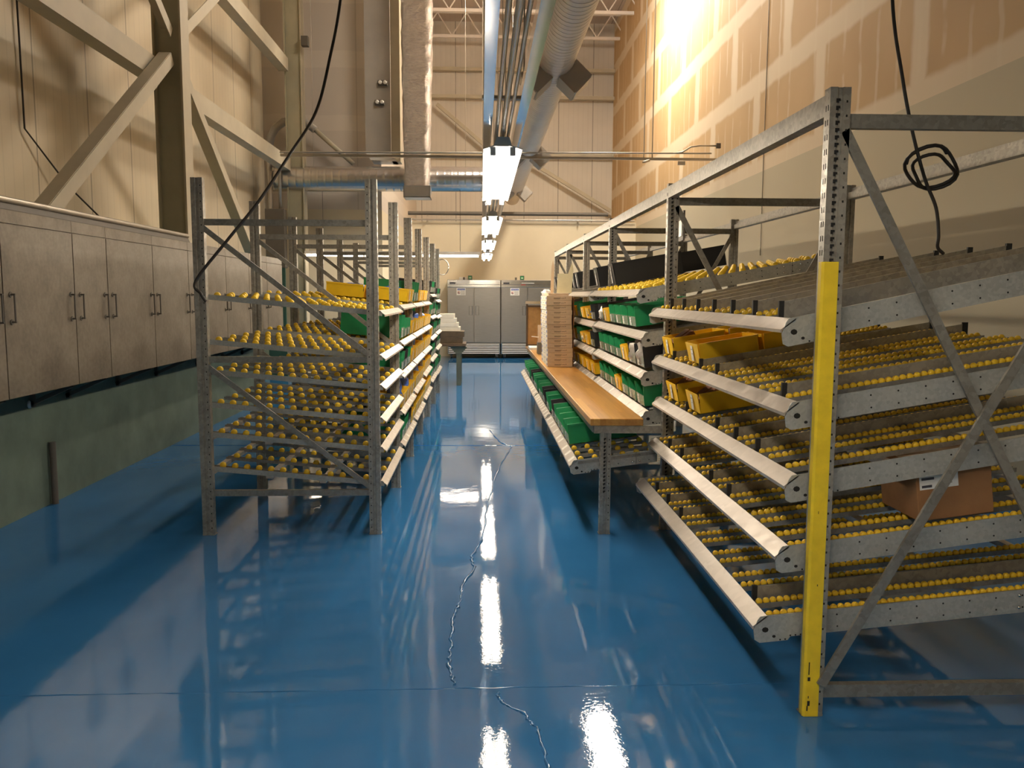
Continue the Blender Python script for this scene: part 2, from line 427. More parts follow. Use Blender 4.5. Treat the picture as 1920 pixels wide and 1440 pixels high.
# floor seams: raised epoxy ridges over cracks and a control joint
def ridge(pts, r=0.0045, sub=5, jit=0.012):
    out = []
    for a, b2 in zip(pts, pts[1:]):
        for k in range(sub):
            t = k / sub
            out.append((a[0] + (b2[0] - a[0]) * t + random.uniform(-jit, jit), a[1] + (b2[1] - a[1]) * t + random.uniform(-jit, jit), -0.001))
    out.append((*pts[-1], -0.001))
    return MB().tube(out, r, 'floor', 8, [r * random.uniform(0.5, 1.5) for _ in out])
c1 = [(0.10, 9.78), (0.22, 8.9), (0.33, 8.66), (0.17, 7.62), (0.05, 6.3), (0.01, 5.28), (-0.06, 4.95), (-0.04, 4.74), (-0.1, 4.45), (-0.11, 4.2), (-0.14, 4.0), (-0.14, 3.78), (-0.14, 3.6), (-0.14, 3.44), (-0.11, 3.27)]
c2 = [(0.07, 3.2), (0.07, 3.15), (0.1, 3.1), (0.17, 3.03), (0.18, 2.98), (0.21, 2.92), (0.22, 2.83), (0.23, 2.66), (0.22, 2.4)]
struct('trim_1', ridge(c1, 0.0075, 8, 0.007), 'jagged epoxy ridge over a long crack up the aisle floor', 'floor crack')
struct('trim_2', ridge(c2, 0.006, 8, 0.005), 'short jagged epoxy ridge on the floor nearest the viewpoint', 'floor crack')
struct('trim_3', ridge([(-3.3, 3.22), (-1.2, 3.235), (1.2, 3.25), (4.0, 3.28)], 0.003, 40, 0.003), 'straight floor joint crossing the aisle beside the yellow post', 'floor joint')
struct('trim_4', ridge([(-3.3, 8.8), (0.0, 8.74), (1.2, 8.72)], 0.004, 30, 0.004), 'straight floor joint crossing the aisle beyond the workbench end', 'floor joint')

# ------------------------------------------------------------------ racking posts
def post_mb(mb, x, y, z0, z1, w=0.075, d=0.05, flip=False, slots=None, holes=True, sgn=1):
    """upright with grooved face towards -y; x is the aisle edge, body extends sgn*w"""
    X = lambda t: x + sgn * t
    prof = [(0, 0), (0.36 * w, 0), (0.41 * w, 0.007), (0.59 * w, 0.007), (0.64 * w, 0), (w, 0), (w, d), (0.9 * w, d), (0.9 * w, 0.012), (0.1 * w, 0.012), (0.1 * w, d), (0, d)]
    mb.prism([(X(a), y + b2) for a, b2 in prof], 'z', z0, z1, 'steel')
    if slots == 'key':
        z = z1 - 0.04
        while z > z0 + 0.3:
            a, e = X(0.022), y - 0.0006
            mb.box(min(a, X(0.031)), max(a, X(0.031)), e, e + 0.002, z - 0.015, z, 'hole')
            mb.box(min(X(0.031), X(0.037)), max(X(0.031), X(0.037)), e, e + 0.002, z - 0.008, z, 'hole')
            z -= 0.0256
    if holes:
        z = z1 - 0.05
        while z > 0.05:
            a = X(w * 0.82)
            mb.box(a - 0.003, a + 0.003, y - 0.0006, y + 0.002, z - 0.004, z + 0.004, 'hole')
            z -= 0.05
    # slots on the aisle edge
    z = z1 - 0.06
    while z > 0.1:
        for yy in (0.012, 0.030):
            mb.box(min(X(-0.0006), X(0.002)), max(X(-0.0006), X(0.002)), y + yy, y + yy + 0.005, z - 0.02, z, 'hole')
        z -= 0.0512
    mb.box(min(X(-0.004), X(w + 0.004)), max(X(-0.004), X(w + 0.004)), y + 0.005, y + d + 0.006, z0, z0 + 0.005, 'steel')
    return mb

H = 2.35
# left rack: seven frames
LF = [5.45 + 1.345 * k for k in range(7)]
LXR, LXL = -0.675, -1.86
rackL = thing('pallet_rack', 'grey steel rack row with seven upright frames left of the aisle', 'rack', (-1.27, 9.5, 0))
for k, y in enumerate(LF):
    post_mb(MB(), LXR, y, 0, H, sgn=-1).build('post', rackL)
    post_mb(MB(), LXL, y, 0, H, sgn=1, holes=k == 0).build('post', rackL)
    for zc in (2.07, 1.18, 0.285):
        MB().box(LXL + 0.07, LXR - 0.07, y + 0.012, y + 0.042, zc - 0.02, zc + 0.02, 'steel_dark').build('horizontal_brace', rackL)
    for za, zb in ((2.04, 1.21), (1.14, 0.32)):
        mb = MB().bar((LXL + 0.06, y + 0.008, za), (LXR - 0.06, y + 0.008, zb), 0.014, 0.034, 'steel_dark', (0, 0, 1))
        mb.build('diagonal_brace', rackL)

# right rack: six frames
RF = [2.975, 5.52, 8.03, 10.03, 12.05, 14.0]
RX, RXB = 1.24, 2.50
rackR = thing('pallet_rack', 'grey steel rack row with yellow guarded corner post right of the aisle', 'rack', (1.9, 8.5, 0))
for k, y in enumerate(RF):
    post_mb(MB(), RX, y, 0, H, sgn=1, slots='key' if k < 3 else None, holes=k < 3).build('post', rackR)
    post_mb(MB(), RXB, y, 0, H, sgn=-1, holes=False).build('post', rackR)
    for zc in (2.235, 0.095):
        MB().box(RX + 0.07, RXB - 0.07, y + 0.012, y + 0.042, zc - 0.025, zc + 0.025, 'steel_dark').build('horizontal_brace', rackR)
    MB().bar((RX + 0.06, y + 0.006, 2.20), (RXB - 0.06, y + 0.006, 0.13), 0.012, 0.036, 'steel_dark').build('diagonal_brace', rackR)
    MB().bar((RX + 0.06, y - 0.008, 0.13), (RXB - 0.06, y - 0.008, 2.20), 0.012, 0.036, 'steel_dark').build('diagonal_brace', rackR)
for k in range(5):
    y0, y1 = RF[k] + 0.05, RF[k + 1]
    MB().prism([(RX, 2.255), (RX, 2.33), (RX + 0.028, 2.33), (RX + 0.028, 2.30), (RX + 0.05, 2.30), (RX + 0.05, 2.255)], 'y', y0, y1, 'steel').build('top_beam', rackR)
    MB().prism([(RXB, 2.255), (RXB, 2.33), (RXB - 0.028, 2.33), (RXB - 0.028, 2.30), (RXB - 0.05, 2.30), (RXB - 0.05, 2.255)], 'y', y0, y1, 'steel').build('top_beam', rackR)
# yellow guard wrapped on the corner post, with scuffs
y = RF[0]
g = MB()
g.prism([(RX - 0.004, y + 0.03), (RX - 0.004, y + 0.004), (RX + 0.004, y - 0.004), (RX + 0.056, y - 0.004), (RX + 0.056, y - 0.001), (RX + 0.005, y - 0.001), (RX - 0.001, y + 0.005), (RX - 0.001, y + 0.03)], 'z', 0.002, 1.735, 'y_guard')
for (a, w_, z0_, z1_) in ((0.012, 0.004, 0.17, 0.22), (0.010, 0.010, 0.145, 0.16), (0.012, 0.010, 0.045, 0.065), (0.010, 0.005, 0.025, 0.045), (0.014, 0.003, 0.075, 0.085), (0.030, 0.003, 0.52, 0.527), (0.022, 0.002, 0.80, 0.81)):
    g.box(RX + a, RX + a + w_, y - 0.0046, y - 0.003, z0_, z1_, 'hole')
guard = g.build('post_guard', rackR); guard['label'] = 'scuffed yellow corner guard'

# ------------------------------------------------------------------ gravity flow shelves
CAMP = Vector((0, 0, 1.61))
def wheel_mesh(r, w):
    return MB().lathe([(-w / 2, r * 0.72), (-w / 2 + 0.003, r * 0.94), (-w * 0.12, r), (w * 0.12, r), (w / 2 - 0.003, r * 0.94), (w / 2, r * 0.72)], (0, 0, 0), 'y', 'wheel', 12)
WM = {}
def wheel_data(r, w):
    if (r, w) not in WM:
        o = wheel_mesh(r, w).build('wheel', local=True); WM[(r, w)] = (o.data, o)
    return WM[(r, w)][0]
def flow_shelf(label, y0, y1, X0, z0, slope, L, s=1, tracks=(), pitch=0.0285, r=0.0155, ww=0.018, guides=(), ph=0.095, wheels=True, gl=None, group=None, crossbars=True, lip=0.055, start=0.07, labels=0, hide=None):
    """sloping gravity shelf; u runs from the aisle lip into the rack, rising by `slope`"""
    root = thing('flow_shelf', label, 'shelf', (X0, (y0 + y1) / 2, z0), group)
    P = lambda u, dz: (X0 + s * u, z0 + slope * u + dz)
    pr = lambda *uz: [P(u, dz) for u, dz in uz]
    lp = MB().prism([(X0 + s * u, z0 + dz) for u, dz in ((lip, 0.006), (0.0, 0.014 - lip * 0.9), (0.0, 0.002 - lip * 0.9), (0.005, 0.002 - lip * 0.9), (0.005, 0.012 - lip * 0.9), (lip, 0.0))], 'y', y0, y1, 'lip').build('front_lip', root)
    for yy in (y0, y1 - 0.004):
        mb = MB()
        nose = [(0.004, -0.052), (0.01, -ph + 0.0), (0.03, -ph - 0.014), (0.14, -ph - 0.014), (0.15, -ph)] if ph > 0.06 else [(0.02, -0.03), (0.02, -ph)]
        mb.prism(pr((0.03, 0.0), (0.02, -0.012), *nose, (L, -ph), (L, 0.0)), 'y', yy, yy + 0.004, 'plate')
        if ph > 0.06:
            yo = yy - 0.0006
            for (u, dz, rr) in ((0.05, -0.055, 0.011), (0.085, -0.085, 0.006)):
                cx, cz = P(u, dz)
                mb.add([(cx + s * rr * math.cos(2 * PI * i / 8) * 1.2, yo, cz + rr * math.sin(2 * PI * i / 8)) for i in range(8)], [tuple(range(8))], 'hole')
            for u in (0.11, 0.13, 0.15, 0.17, 0.19, 0.21):
                cx, cz = P(u, -ph - (0.009 if u < 0.14 else -0.004)); mb.box(cx - 0.003, cx + 0.003, yo, yo + 0.001, cz - 0.003, cz + 0.003, 'hole')
            u = 0.33
            while u < L - 0.05:
                for dz in (-0.022, -ph + 0.022):
                    cx, cz = P(u + (0.004 if dz < -0.03 else 0), dz)
                    mb.add([(cx + 0.004 * math.cos(2 * PI * i / 6), yo, cz + 0.004 * math.sin(2 * PI * i / 6)) for i in range(6)], [tuple(range(6))], 'hole')
                u += 0.105
            for u in (L * 0.72, L * 0.80):
                for dz in (-0.022, -ph + 0.022):
                    cx, cz = P(u, dz); mb.lathe([(0, 0.008), (-0.004, 0.006), (-0.006, 0.001)], (cx, yy, cz), 'y', 'inox_bright', 8)
            cx, cz = P(L * 0.76, -0.001); cx2, cz2 = P(L * 0.76, -ph)
            mb.box(min(cx, cx2) - 0.001, max(cx, cx2) + 0.001, yo, yo + 0.001, cz2 + 0.001, cz, 'hole')
        mb.build('side_plate', root)
    if crossbars:
        for u in (0.36 * L, 0.66 * L, L - 0.03):
            (a, zc) = P(u, -ph * 0.5 - 0.02)
            MB().box(a - 0.02, a + 0.02, y0 + 0.005, y1 - 0.005, zc - 0.015, zc + 0.012, 'lip').build('cross_bar', root)
    allw = []
    wz = -0.006 if r < 0.02 else -0.002
    tmesh = None
    for ty in tracks:
        if tmesh is None:
            mb = MB(); w2 = ww / 2 + 0.004
            mb.prism([(-w2 - 0.003, -0.010), (-w2, -0.010), (-w2, -0.028), (w2, -0.028), (w2, -0.010), (w2 + 0.003, -0.010), (w2 + 0.003, -0.031), (-w2 - 0.003, -0.031)], 'x', 0, 1, 'steel_dark')
            # skew into the slope
            mb.v = [(s * (start - 0.012 + (L - start) * x), y_, z_ + slope * (start - 0.012 + (L - start) * x)) for x, y_, z_ in mb.v]
            t = mb.build('track', root, local=True); t.location = (0, ty - (y0 + y1) / 2, 0); tmesh = t
        else:
            t = tmesh.copy(); COL.objects.link(t); t.parent = root; t.location = (0, ty - (y0 + y1) / 2, 0)
        if wheels:
            u = start + 0.01
            while u < L - 0.03:
                lx = Vector((s * u, 0, slope * u + wz - (0.0055 if s > 0 and ty - y0 < 0.06 and r < 0.02 else 0)))
                wp = Vector((X0, ty, z0)) + lx
                hid = hide and any(a < ty < b2 and c < u < d for a, b2, c, d in hide)
                allw.append((((wp - CAMP).length) + (100 if hid else 0), t, lx, wp))
                u += pitch
    if allw:
        allw.sort(key=lambda q: q[0])
        data = wheel_data(r, ww)
        for _, t, lx, wp in allw[:98]:
            w = bpy.data.objects.new('wheel', data); COL.objects.link(w); w.parent = t; w.location = lx
        if len(allw) > 98:
            src = data; mb = MB(); vs = [v.co.copy() for v in src.vertices]; fs = [tuple(p.vertices) for p in src.polygons]
            for _, t, lx, wp in allw[98:]: mb.add([v + wp for v in vs], fs, 'wheel', True)
            o = mb.build('wheel_rows', root); o['kind'] = 'stuff'
    gm = None
    for gy in guides:
        if gm is None:
            hgt = gl or 0.045
            mb = MB().prism([(s * 0.075, slope * 0.075 - 0.02), (s * L, slope * L - 0.02), (s * L, slope * L + hgt), (s * 0.075, slope * 0.075 + hgt)], 'y', -0.003, 0.003, 'steel')
            gm = mb.build('lane_guide', root, local=True); gm.location = (0, gy - (y0 + y1) / 2, 0)
            cap = MB().box(min(s * 0.064, s * 0.085), max(s * 0.064, s * 0.085), -0.007, 0.007, slope * 0.07 - 0.02, slope * 0.07 + hgt + 0.006, 'black')
            cp = cap.build('end_cap', gm, local=True); cp['label'] = 'black end cap'
            cap = MB().box(min(s * (L - 0.02), s * (L + 0.006)), max(s * (L - 0.02), s * (L + 0.006)), -0.007, 0.007, slope * L - 0.02, slope * L + hgt + 0.006, 'black')
            cp = cap.build('end_cap', gm, local=True); cp['label'] = 'black end cap'
        else:
            g2 = gm.copy(); COL.objects.link(g2); g2.parent = root; g2.location = (0, gy - (y0 + y1) / 2, 0)
            for ch in gm.children:
                c = ch.copy(); COL.objects.link(c); c.parent = g2
    if labels:
        mb = MB(); n = labels
        for i in range(n):
            yy = y0 + (y1 - y0) * (i + 0.3 + 0.4 * random.random()) / n
            for (ua, za, ub, zb) in ((0.12 * lip, 0.006 - 0.88 * (0.9 * lip - 0.008) + 0.0012, 0.86 * lip, 0.006 - 0.14 * (0.9 * lip - 0.008) + 0.0012),):
                mb.quad((X0 + s * ua, yy, z0 + za), (X0 + s * ub, yy, z0 + zb), (X0 + s * ub, yy + 0.06, z0 + zb), (X0 + s * ua, yy + 0.06, z0 + za), 'white')
        mb.build('label_strip', lp)
    return root

# near bay, right rack: five shelves between the first two frames
Y0, Y1 = 3.045, 5.485
def lanes(n, off=0.0): return [Y0 + 0.06 + off + (Y1 - Y0 - 0.12) * i / (n - 1) for i in range(n)]
tr14 = [Y0 + 0.045 + 0.315 * i + d for i in range(8) for d in (0.0, 0.12) if Y0 + 0.045 + 0.315 * i + d < Y1 - 0.03]
gd = [Y0 + 0.21 + 0.315 * i for i in range(8) if Y0 + 0.21 + 0.315 * i < Y1 - 0.03]
RS = [(1.12, 1.522, 0.205), (1.145, 1.207, 0.165), (1.155, 0.925, 0.165), (1.13, 0.648, 0.13), (1.055, 0.37, 0.095)]
gsets = [gd, [gd[0], gd[3], gd[4], gd[6]], [gd[1], gd[2], gd[3], gd[5]], [gd[2], gd[3], gd[5], gd[6]], [gd[0], gd[4], gd[6], gd[7] if len(gd) > 7 else gd[5]]]
NAMES5 = ['topmost', 'second highest', 'middle', 'second lowest', 'lowest']
for i, (x0, z0, sl) in enumerate(RS):
    flow_shelf(f'{NAMES5[i]} of five sloping wheel shelves behind the yellow guarded post', Y0, Y1, x0, z0, sl, 2.52 - x0, 1, tr14[2:] if i == 0 else tr14[1:] if i in (1, 2) else tr14, 0.0285, 0.0135, 0.018, gsets[i], 0.092, True, 0.05 if i == 0 else 0.04)

# ------------------------------------------------------------------ bins
def hopper(name, color, w, l, h, front, label, clear=False, fl=None):
    """open shelf bin, front at local x=0, length along +x, base z=0; `front` = front wall height"""
    root = bpy.data.objects.new(name, None); COL.objects.link(root); root['category'] = 'bin'
    t = 0.004; hw = w / 2; tp = 0.012
    mb = MB()
    mb.box(0.004, l, -hw + tp, hw - tp, 0, t, color)
    for sg in (-1, 1):
        # slightly flared side walls with a rolled rim
        yb, yt = sg * (hw - tp), sg * hw
        for a, b2 in (((yb, 0), (yt, h)),):
            vs = []
            for x in (0.0, l):
                vs += [(x, yb, 0), (x, yb - sg * t, 0), (x, yt - sg * t, h), (x, yt, h)]
            mb.add(vs, [(0, 1, 2, 3), (7, 6, 5, 4), (0, 4, 5, 1), (1, 5, 6, 2), (2, 6, 7, 3), (3, 7, 4, 0)], color)
        mb.box(0, l, min(yt, yt + sg * 0.004), max(yt, yt + sg * 0.004), h - 0.012, h, color)
    mb.box(l - t, l, -hw + 0.003, hw - 0.003, 0, h, color)
    mb.box(l, l + 0.004, -hw, hw, h - 0.012, h, color)
    if not clear:
        mb.add([(-0.004, -hw + tp, 0), (-0.004, hw - tp, 0), (-0.012, hw - 0.002, front), (-0.012, -hw + 0.002, front), (0, -hw + tp, 0), (0, hw - tp, 0), (-0.008, hw - 0.002, front), (-0.008, -hw + 0.002, front)],
               [(0, 1, 2, 3), (7, 6, 5, 4), (0, 4, 5, 1), (1, 5, 6, 2), (2, 6, 7, 3), (3, 7, 4, 0)], color)
    mb.build('tub', root, local=True)
    if clear:
        c = MB().box(-0.004, -0.001, -hw + 0.003, hw - 0.003, 0.004, front, 'clear').build('clear_front', root, local=True); c['label'] = 'clear plastic front'
    lab = MB()
    xx = -0.0135 if not clear else -0.005
    ly = 0.05 if clear else 0.0
    lab.box(xx - 0.0008, xx + 0.0003, ly - 0.022, ly + 0.022, front * 0.10, front * 0.88, 'white')
    lab.box(xx - 0.0012, xx - 0.0007, ly - 0.015, ly + 0.015, front * 0.66, front * 0.72, 'duct_grey')
    lab.box(xx - 0.0012, xx - 0.0007, ly - 0.015, ly + 0.006, front * 0.44, front * 0.48, 'duct_grey')
    lb = lab.build('paper_label', root, local=True); lb['label'] = 'white paper label'
    KIDS[root.name] = list(root.children)
    root['label'] = label
    return root
PG = hopper('storage_bin', 'g_bin', 0.27, 0.5, 0.15, 0.075, 'x', True)
PGt = hopper('storage_bin', 'g_bin', 0.27, 0.5, 0.19, 0.09, 'x', True)
PY = hopper('storage_bin', 'y_bin', 0.27, 0.33, 0.115, 0.112, 'x')
PK = hopper('storage_bin', 'k_bin', 0.27, 0.5, 0.15, 0.075, 'x', True)
PKl = hopper('storage_bin', 'k_bin', 0.27, 0.62, 0.2, 0.2, 'x')
PROTO = [PG, PGt, PY, PK, PKl]
BINS = []
def put_bin(proto, X0, z0, slope, u, y, s, label, group=None, up=0.0225):
    a = math.atan(slope)
    r = dup(proto, (X0 + s * u, y, z0 + slope * u + up), (0, -a, 0 if s > 0 else PI), label, group)
    BINS.append(r); return r
def lump(name, label, cat, c, size, mat, group=None, seed=0, rot=0):
    """crumpled bag of parts"""
    import bmesh
    rnd = random.Random(seed)
    bm = bmesh.new(); bmesh.ops.create_icosphere(bm, subdivisions=3, radius=1)
    ph = [rnd.uniform(0, 6.28) for _ in range(6)]
    for v in bm.verts:
        p = v.co.copy()
        k = 1 + 0.16 * math.sin(5 * p.x + ph[0]) * math.sin(4 * p.y + ph[1]) + 0.12 * math.sin(9 * p.z + ph[2] + 3 * p.x) + 0.07 * math.sin(14 * p.y + ph[3]) + rnd.uniform(-0.05, 0.05)
        p *= k
        if p.z < -0.55: p.z = -0.55
        v.co = (p.x * size[0], p.y * size[1], (p.z + 0.55) * size[2])
    bm.verts.index_update()
    mb = MB(); mb.add([v.co[:] for v in bm.verts], [[v.index for v in f.verts] for f in bm.faces], mat, True); bm.free()
    o = mb.build(name, local=True, loc=c); o.rotation_euler = (0, 0, rot)
    return tag(o, label, cat, group)

# yellow bins and their contents in the near bay
def brown(X0, z0, sl, u, y, n, where):
    for i in range(n):
        a = math.atan(sl)
        o = MB().bbox(-0.075, 0.075, -0.035, 0.035, 0, 0.05, 'rust', 0.006).build('brown_block', local=True)
        uu = u + 0.09 + 0.135 * (i // 2); o.location = (X0 + uu, y - 0.05 + 0.10 * (i % 2), z0 + sl * uu + 0.072 + 0.003 * i)
        o.rotation_euler = (0, -a - 0.45, 0.2 * (i % 2))
        tag(o, f'rust brown block tilted inside {where}', 'block', f'brown blocks in {where}')
x0, z0, sl = RS[1]
put_bin(PY, x0, z0, sl, 0.085, 5.30, 1, 'yellow bin of brown blocks, front of far lane, second highest near shelf', None, 0.0105)
put_bin(PY, x0, z0, sl, 0.445, 5.30, 1, 'yellow bin behind another, far lane of second highest near shelf', None, 0.0105)
put_bin(PY, x0, z0, sl, 0.085, 4.67, 1, 'empty yellow bin, front of its lane, second highest shelf behind yellow post', None, 0.0105)
put_bin(PY, x0, z0, sl, 0.445, 4.67, 1, 'yellow bin right behind the empty yellow bin on second highest shelf', None, 0.0105)
brown(x0, z0, sl, 0.085, 5.30, 2, 'front yellow bin of second highest near shelf')
brown(x0, z0, sl, 0.445, 5.30, 4, 'rear yellow bin of second highest near shelf')
x0, z0, sl = RS[2]
put_bin(PY, x0, z0, sl, 0.085, 5.20, 1, 'yellow bin of brown blocks in far lane, middle near shelf', None, 0.0105)
put_bin(PY, x0, z0, sl, 0.085, 4.68, 1, 'yellow bin heaped with brown blocks, near lane of middle near shelf', None, 0.0105)
brown(x0, z0, sl, 0.085, 5.20, 3, 'far yellow bin of middle near shelf')
brown(x0, z0, sl, 0.085, 4.68, 4, 'near yellow bin of middle near shelf')

# brown carton with a shipping label on the second lowest near shelf
x0, z0, sl = RS[3]
bx = thing('cardboard_box', 'brown cardboard carton with white shipping label on second lowest near shelf', 'box', (1.71, 3.08, z0 + sl * (1.71 - x0) + 0.0125))
MB().bbox(0, 0.30, 0, 0.30, 0, 0.235, 'kraft_dark', 0.004).build('carton', bx, local=True)
lb = MB().box(0.012, 0.165, -0.0012, 0, 0.125, 0.228, 'white')
for (a, b2, c, d) in ((0.02, 0.065, 0.212, 0.218), (0.02, 0.065, 0.20, 0.206), (0.02, 0.055, 0.178, 0.194), (0.02, 0.07, 0.162, 0.172), (0.02, 0.06, 0.132, 0.142), (0.095, 0.155, 0.18, 0.215), (0.11, 0.14, 0.14, 0.16)):
    lb.box(a, b2, -0.0018, -0.001, c, d, 'ink' if a < 0.09 else 'duct_grey')
l2 = lb.build('shipping_label', bx, local=True); l2['label'] = 'white shipping label'
MB().box(0.0, 0.30, 0.125, 0.175, 0.2345, 0.2362, 'kraft').build('packing_tape', bx, local=True)
bx.rotation_euler = (0, -math.atan(sl), 0.0)

# second to fifth bays, right rack: four shelves each
PSH = [(1.05, 1.65, 0.18), (1.09, 1.355, 0.15), (1.09, 1.085, 0.15), (1.10, 0.815, 0.12)]
BAYN = ['', 'second', 'third', 'fourth', 'fifth']
LEV4 = ['topmost', 'second highest', 'second lowest', 'lowest']
for b in range(1, 5):
    ya, yb = RF[b] + 0.06, RF[b + 1] - 0.022
    for i, (x0, z0, sl) in enumerate(PSH):
        trk = [ya + 0.1 + 0.24 * k for k in range(int((yb - ya - 0.15) / 0.24) + 1)]
        dz = 0 if b == 1 else (-0.005 if i == 0 else -0.012)
        flow_shelf(f'{LEV4[i]} sloping shelf in {BAYN[b]} bay of the right rack', ya, yb, x0, z0 + dz, sl, 2.45 - x0, 1, trk, 0.075, 0.022, 0.03, (), 0.085, wheels=(b == 1 and i == 0), labels=(6 if i >= 2 and b < 4 else 0))
# bins on those shelves
def rb(proto, lev, y, label, u=0.04, bay=1):
    x0, z0, sl = PSH[lev]; return put_bin(proto, x0, z0 - (0 if bay == 1 else 0.012), sl, u, y, 1, label)
for k, yy in enumerate((6.10, 6.41, 6.72, 7.03)):
    rb(PG, 1, yy, f'{ORD[k]} green bin from the near end, second highest shelf above the workbench')
rb(PY, 1, 7.36, 'small yellow bin with paper tag beside green bins above the workbench')
rb(PK, 1, 7.70, 'black bin beyond the yellow one on second highest shelf above workbench')
for k, (yy, p, nm) in enumerate(((5.76, PK, 'black bin holding silver bags'), (6.07, PK, 'black bin holding pale bags'), (6.38, PY, 'kraft labelled yellow bin'), (6.69, PG, 'green bin'), (7.0, PG, 'green bin'), (7.31, PG, 'green bin'), (7.62, PG, 'green bin'))):
    rb(p, 2, yy, f'{nm}, {ORD[k]} from the near end, second lowest shelf above the workbench')
for k, (yy, p, nm) in enumerate(((5.78, PG, 'green bin'), (6.09, PG, 'green bin'), (6.40, PG, 'green bin'), (6.71, PY, 'lone yellow bin'), (7.02, PG, 'green bin'), (7.33, PG, 'green bin'), (7.64, PG, 'green bin'))):
    rb(p, 3, yy, f'{nm}, {ORD[k]} from the near end, lowest shelf behind the worktop')
for b in (2, 3, 4):
    ya, yb = RF[b] + 0.21, RF[b + 1] - 0.19
    n = 5
    for lev in (1, 2, 3):
        for k in range(n):
            yy = ya + (yb - ya) * k / (n - 1)
            pr_ = PY if (lev == 3 or k in (1, 2, 4)) else (PG if (k + b) % 2 else PK)
            cn = {PY: 'yellow', PG: 'green', PK: 'black'}[pr_]
            rb(pr_, lev, yy, f'{cn} bin, {ORD[k]} in {BAYN[b]} bay, {LEV4[lev]} shelf of right rack', bay=b)
# long black bins on the topmost shelves
x0, z0, sl = PSH[0]
for k, (yy, b, u) in enumerate(((7.62, 1, 0.10), (7.86, 1, 0.0), (8.35, 2, 0.06), (8.75, 2, 0.12), (10.4, 3, 0.1), (10.8, 3, 0.1), (12.4, 4, 0.05), (12.8, 4, 0.05))):
    if k == 1: continue
    put_bin(PKl, x0, z0 - (0 if b == 1 else 0.005), sl, 0.08 + u, yy, 1, f'long black bin on topmost right shelf, number {["one","two","three","four","five","six","seven","eight"][k]} from near end')
    if k in (2,):
        put_bin(PKl, x0, z0 - 0.005, sl, 0.08 + u + 0.65, yy, 1, 'long black bin behind another on topmost shelf, third right bay')

# bags in the bins
lump('plastic_bag', 'crumpled silver plastic bag in nearest black bin above the worktop', 'bag', (1.185, 5.76, 1.135), (0.09, 0.085, 0.12), 'grey_bag', seed=1)
lump('plastic_bag', 'pale crumpled bag in second black bin above the worktop', 'bag', (1.19, 6.07, 1.135), (0.085, 0.08, 0.11), 'grey_bag', seed=2)
lump('plastic_bag', 'white bag spilling from black bin beyond small yellow bin', 'bag', (1.185, 7.70, 1.40), (0.08, 0.075, 0.075), 'white_bag', seed=3)
lump('plastic_bag', 'blue bag heaped in yellow bin, second highest shelf, third right bay', 'bag', (1.19, 8.57, 1.40), (0.08, 0.078, 0.07), 'blue_bag', seed=4)
lump('plastic_bag', 'white bag in bin of third right bay, second lowest shelf', 'bag', (1.19, 8.98, 1.12), (0.08, 0.078, 0.07), 'white_bag', seed=5)

# ------------------------------------------------------------------ workbench and under-bench shelves
wb = thing('workbench', 'long workbench with maple worktop on perforated steel legs right of aisle', 'workbench', (0.91, 9.4, 0))
MB().bbox(0.722, 1.075, 5.36, 13.35, 0.752, 0.80, 'wood', 0.005).build('worktop', wb)
fr = MB()
fr.box(0.75, 1.20, 5.375, 5.415, 0.70, 0.75, 'steel'); fr.box(0.745, 0.785, 5.42, 13.3, 0.70, 0.75, 'steel'); fr.box(1.04, 1.075, 5.42, 13.3, 0.738, 0.75, 'steel')
for yy in (8.05, 10.65, 13.25): fr.box(0.785, 1.04, yy, yy + 0.04, 0.70, 0.75, 'steel')
fr.build('apron_frame', wb)
for yy in (5.42, 8.1, 10.7, 13.2):
    post_mb(MB(), 0.80, yy, 0, 0.70, 0.072, 0.05, slots='key' if yy < 6 else None).build('leg', wb)
US = (0.60, 0.492, 0.13)
UB = [(5.42, 5.42 + 2.2, 1.16), (7.66, 9.3, 1.16), (9.34, 12.4, 1.16)]
segn = ['nearest', 'middle', 'farthest']
for k, (a, b2, xr) in enumerate(UB):
    # shelves hang between the bench legs: side plates stop short of the leg
    trk = [a + 0.09 + 0.2 * i for i in range(int((b2 - a - 0.1) / 0.2) + 1)]
    trk = [t for t in trk if not any(abs(t - yy - 0.025) < 0.06 for yy in (5.42, 8.1, 10.7, 13.2))]
    flow_shelf(f'{segn[k]} low flow shelf under the workbench with green bins', a + (0.07 if k == 0 else 0), b2, US[0], US[1], US[2], 0.60, 1, trk, 0.095, 0.02, 0.03, (), 0.085, wheels=(k == 0), crossbars=False, labels=9, hide=[(6.0, 20, 0, 9)])
yy = 6.08; k = 0
while yy < 12.2:
    if not any(abs(yy - e) < 0.17 for e in (7.64, 9.32, 8.03, 8.08, 8.14, 10.0, 10.09, 10.68, 10.74, 12.02, 12.11)):
        p = PK if k in (4, 6, 11) else PG
        put_bin(p, US[0], US[1], US[2], 0.05, yy, 1, f'{"black" if p is PK else "green"} bin under the workbench, {ORD[k]} along from near end')
        if k in (8, 10, 12):
            lump('plastic_bag', f'white bag in {ORD[k]} bin along under the workbench', 'bag', (0.80, yy, US[1] + 0.065), (0.09, 0.076, 0.07), 'white_bag', seed=20 + k)
        k += 1; yy += 0.29
    else: yy += 0.02

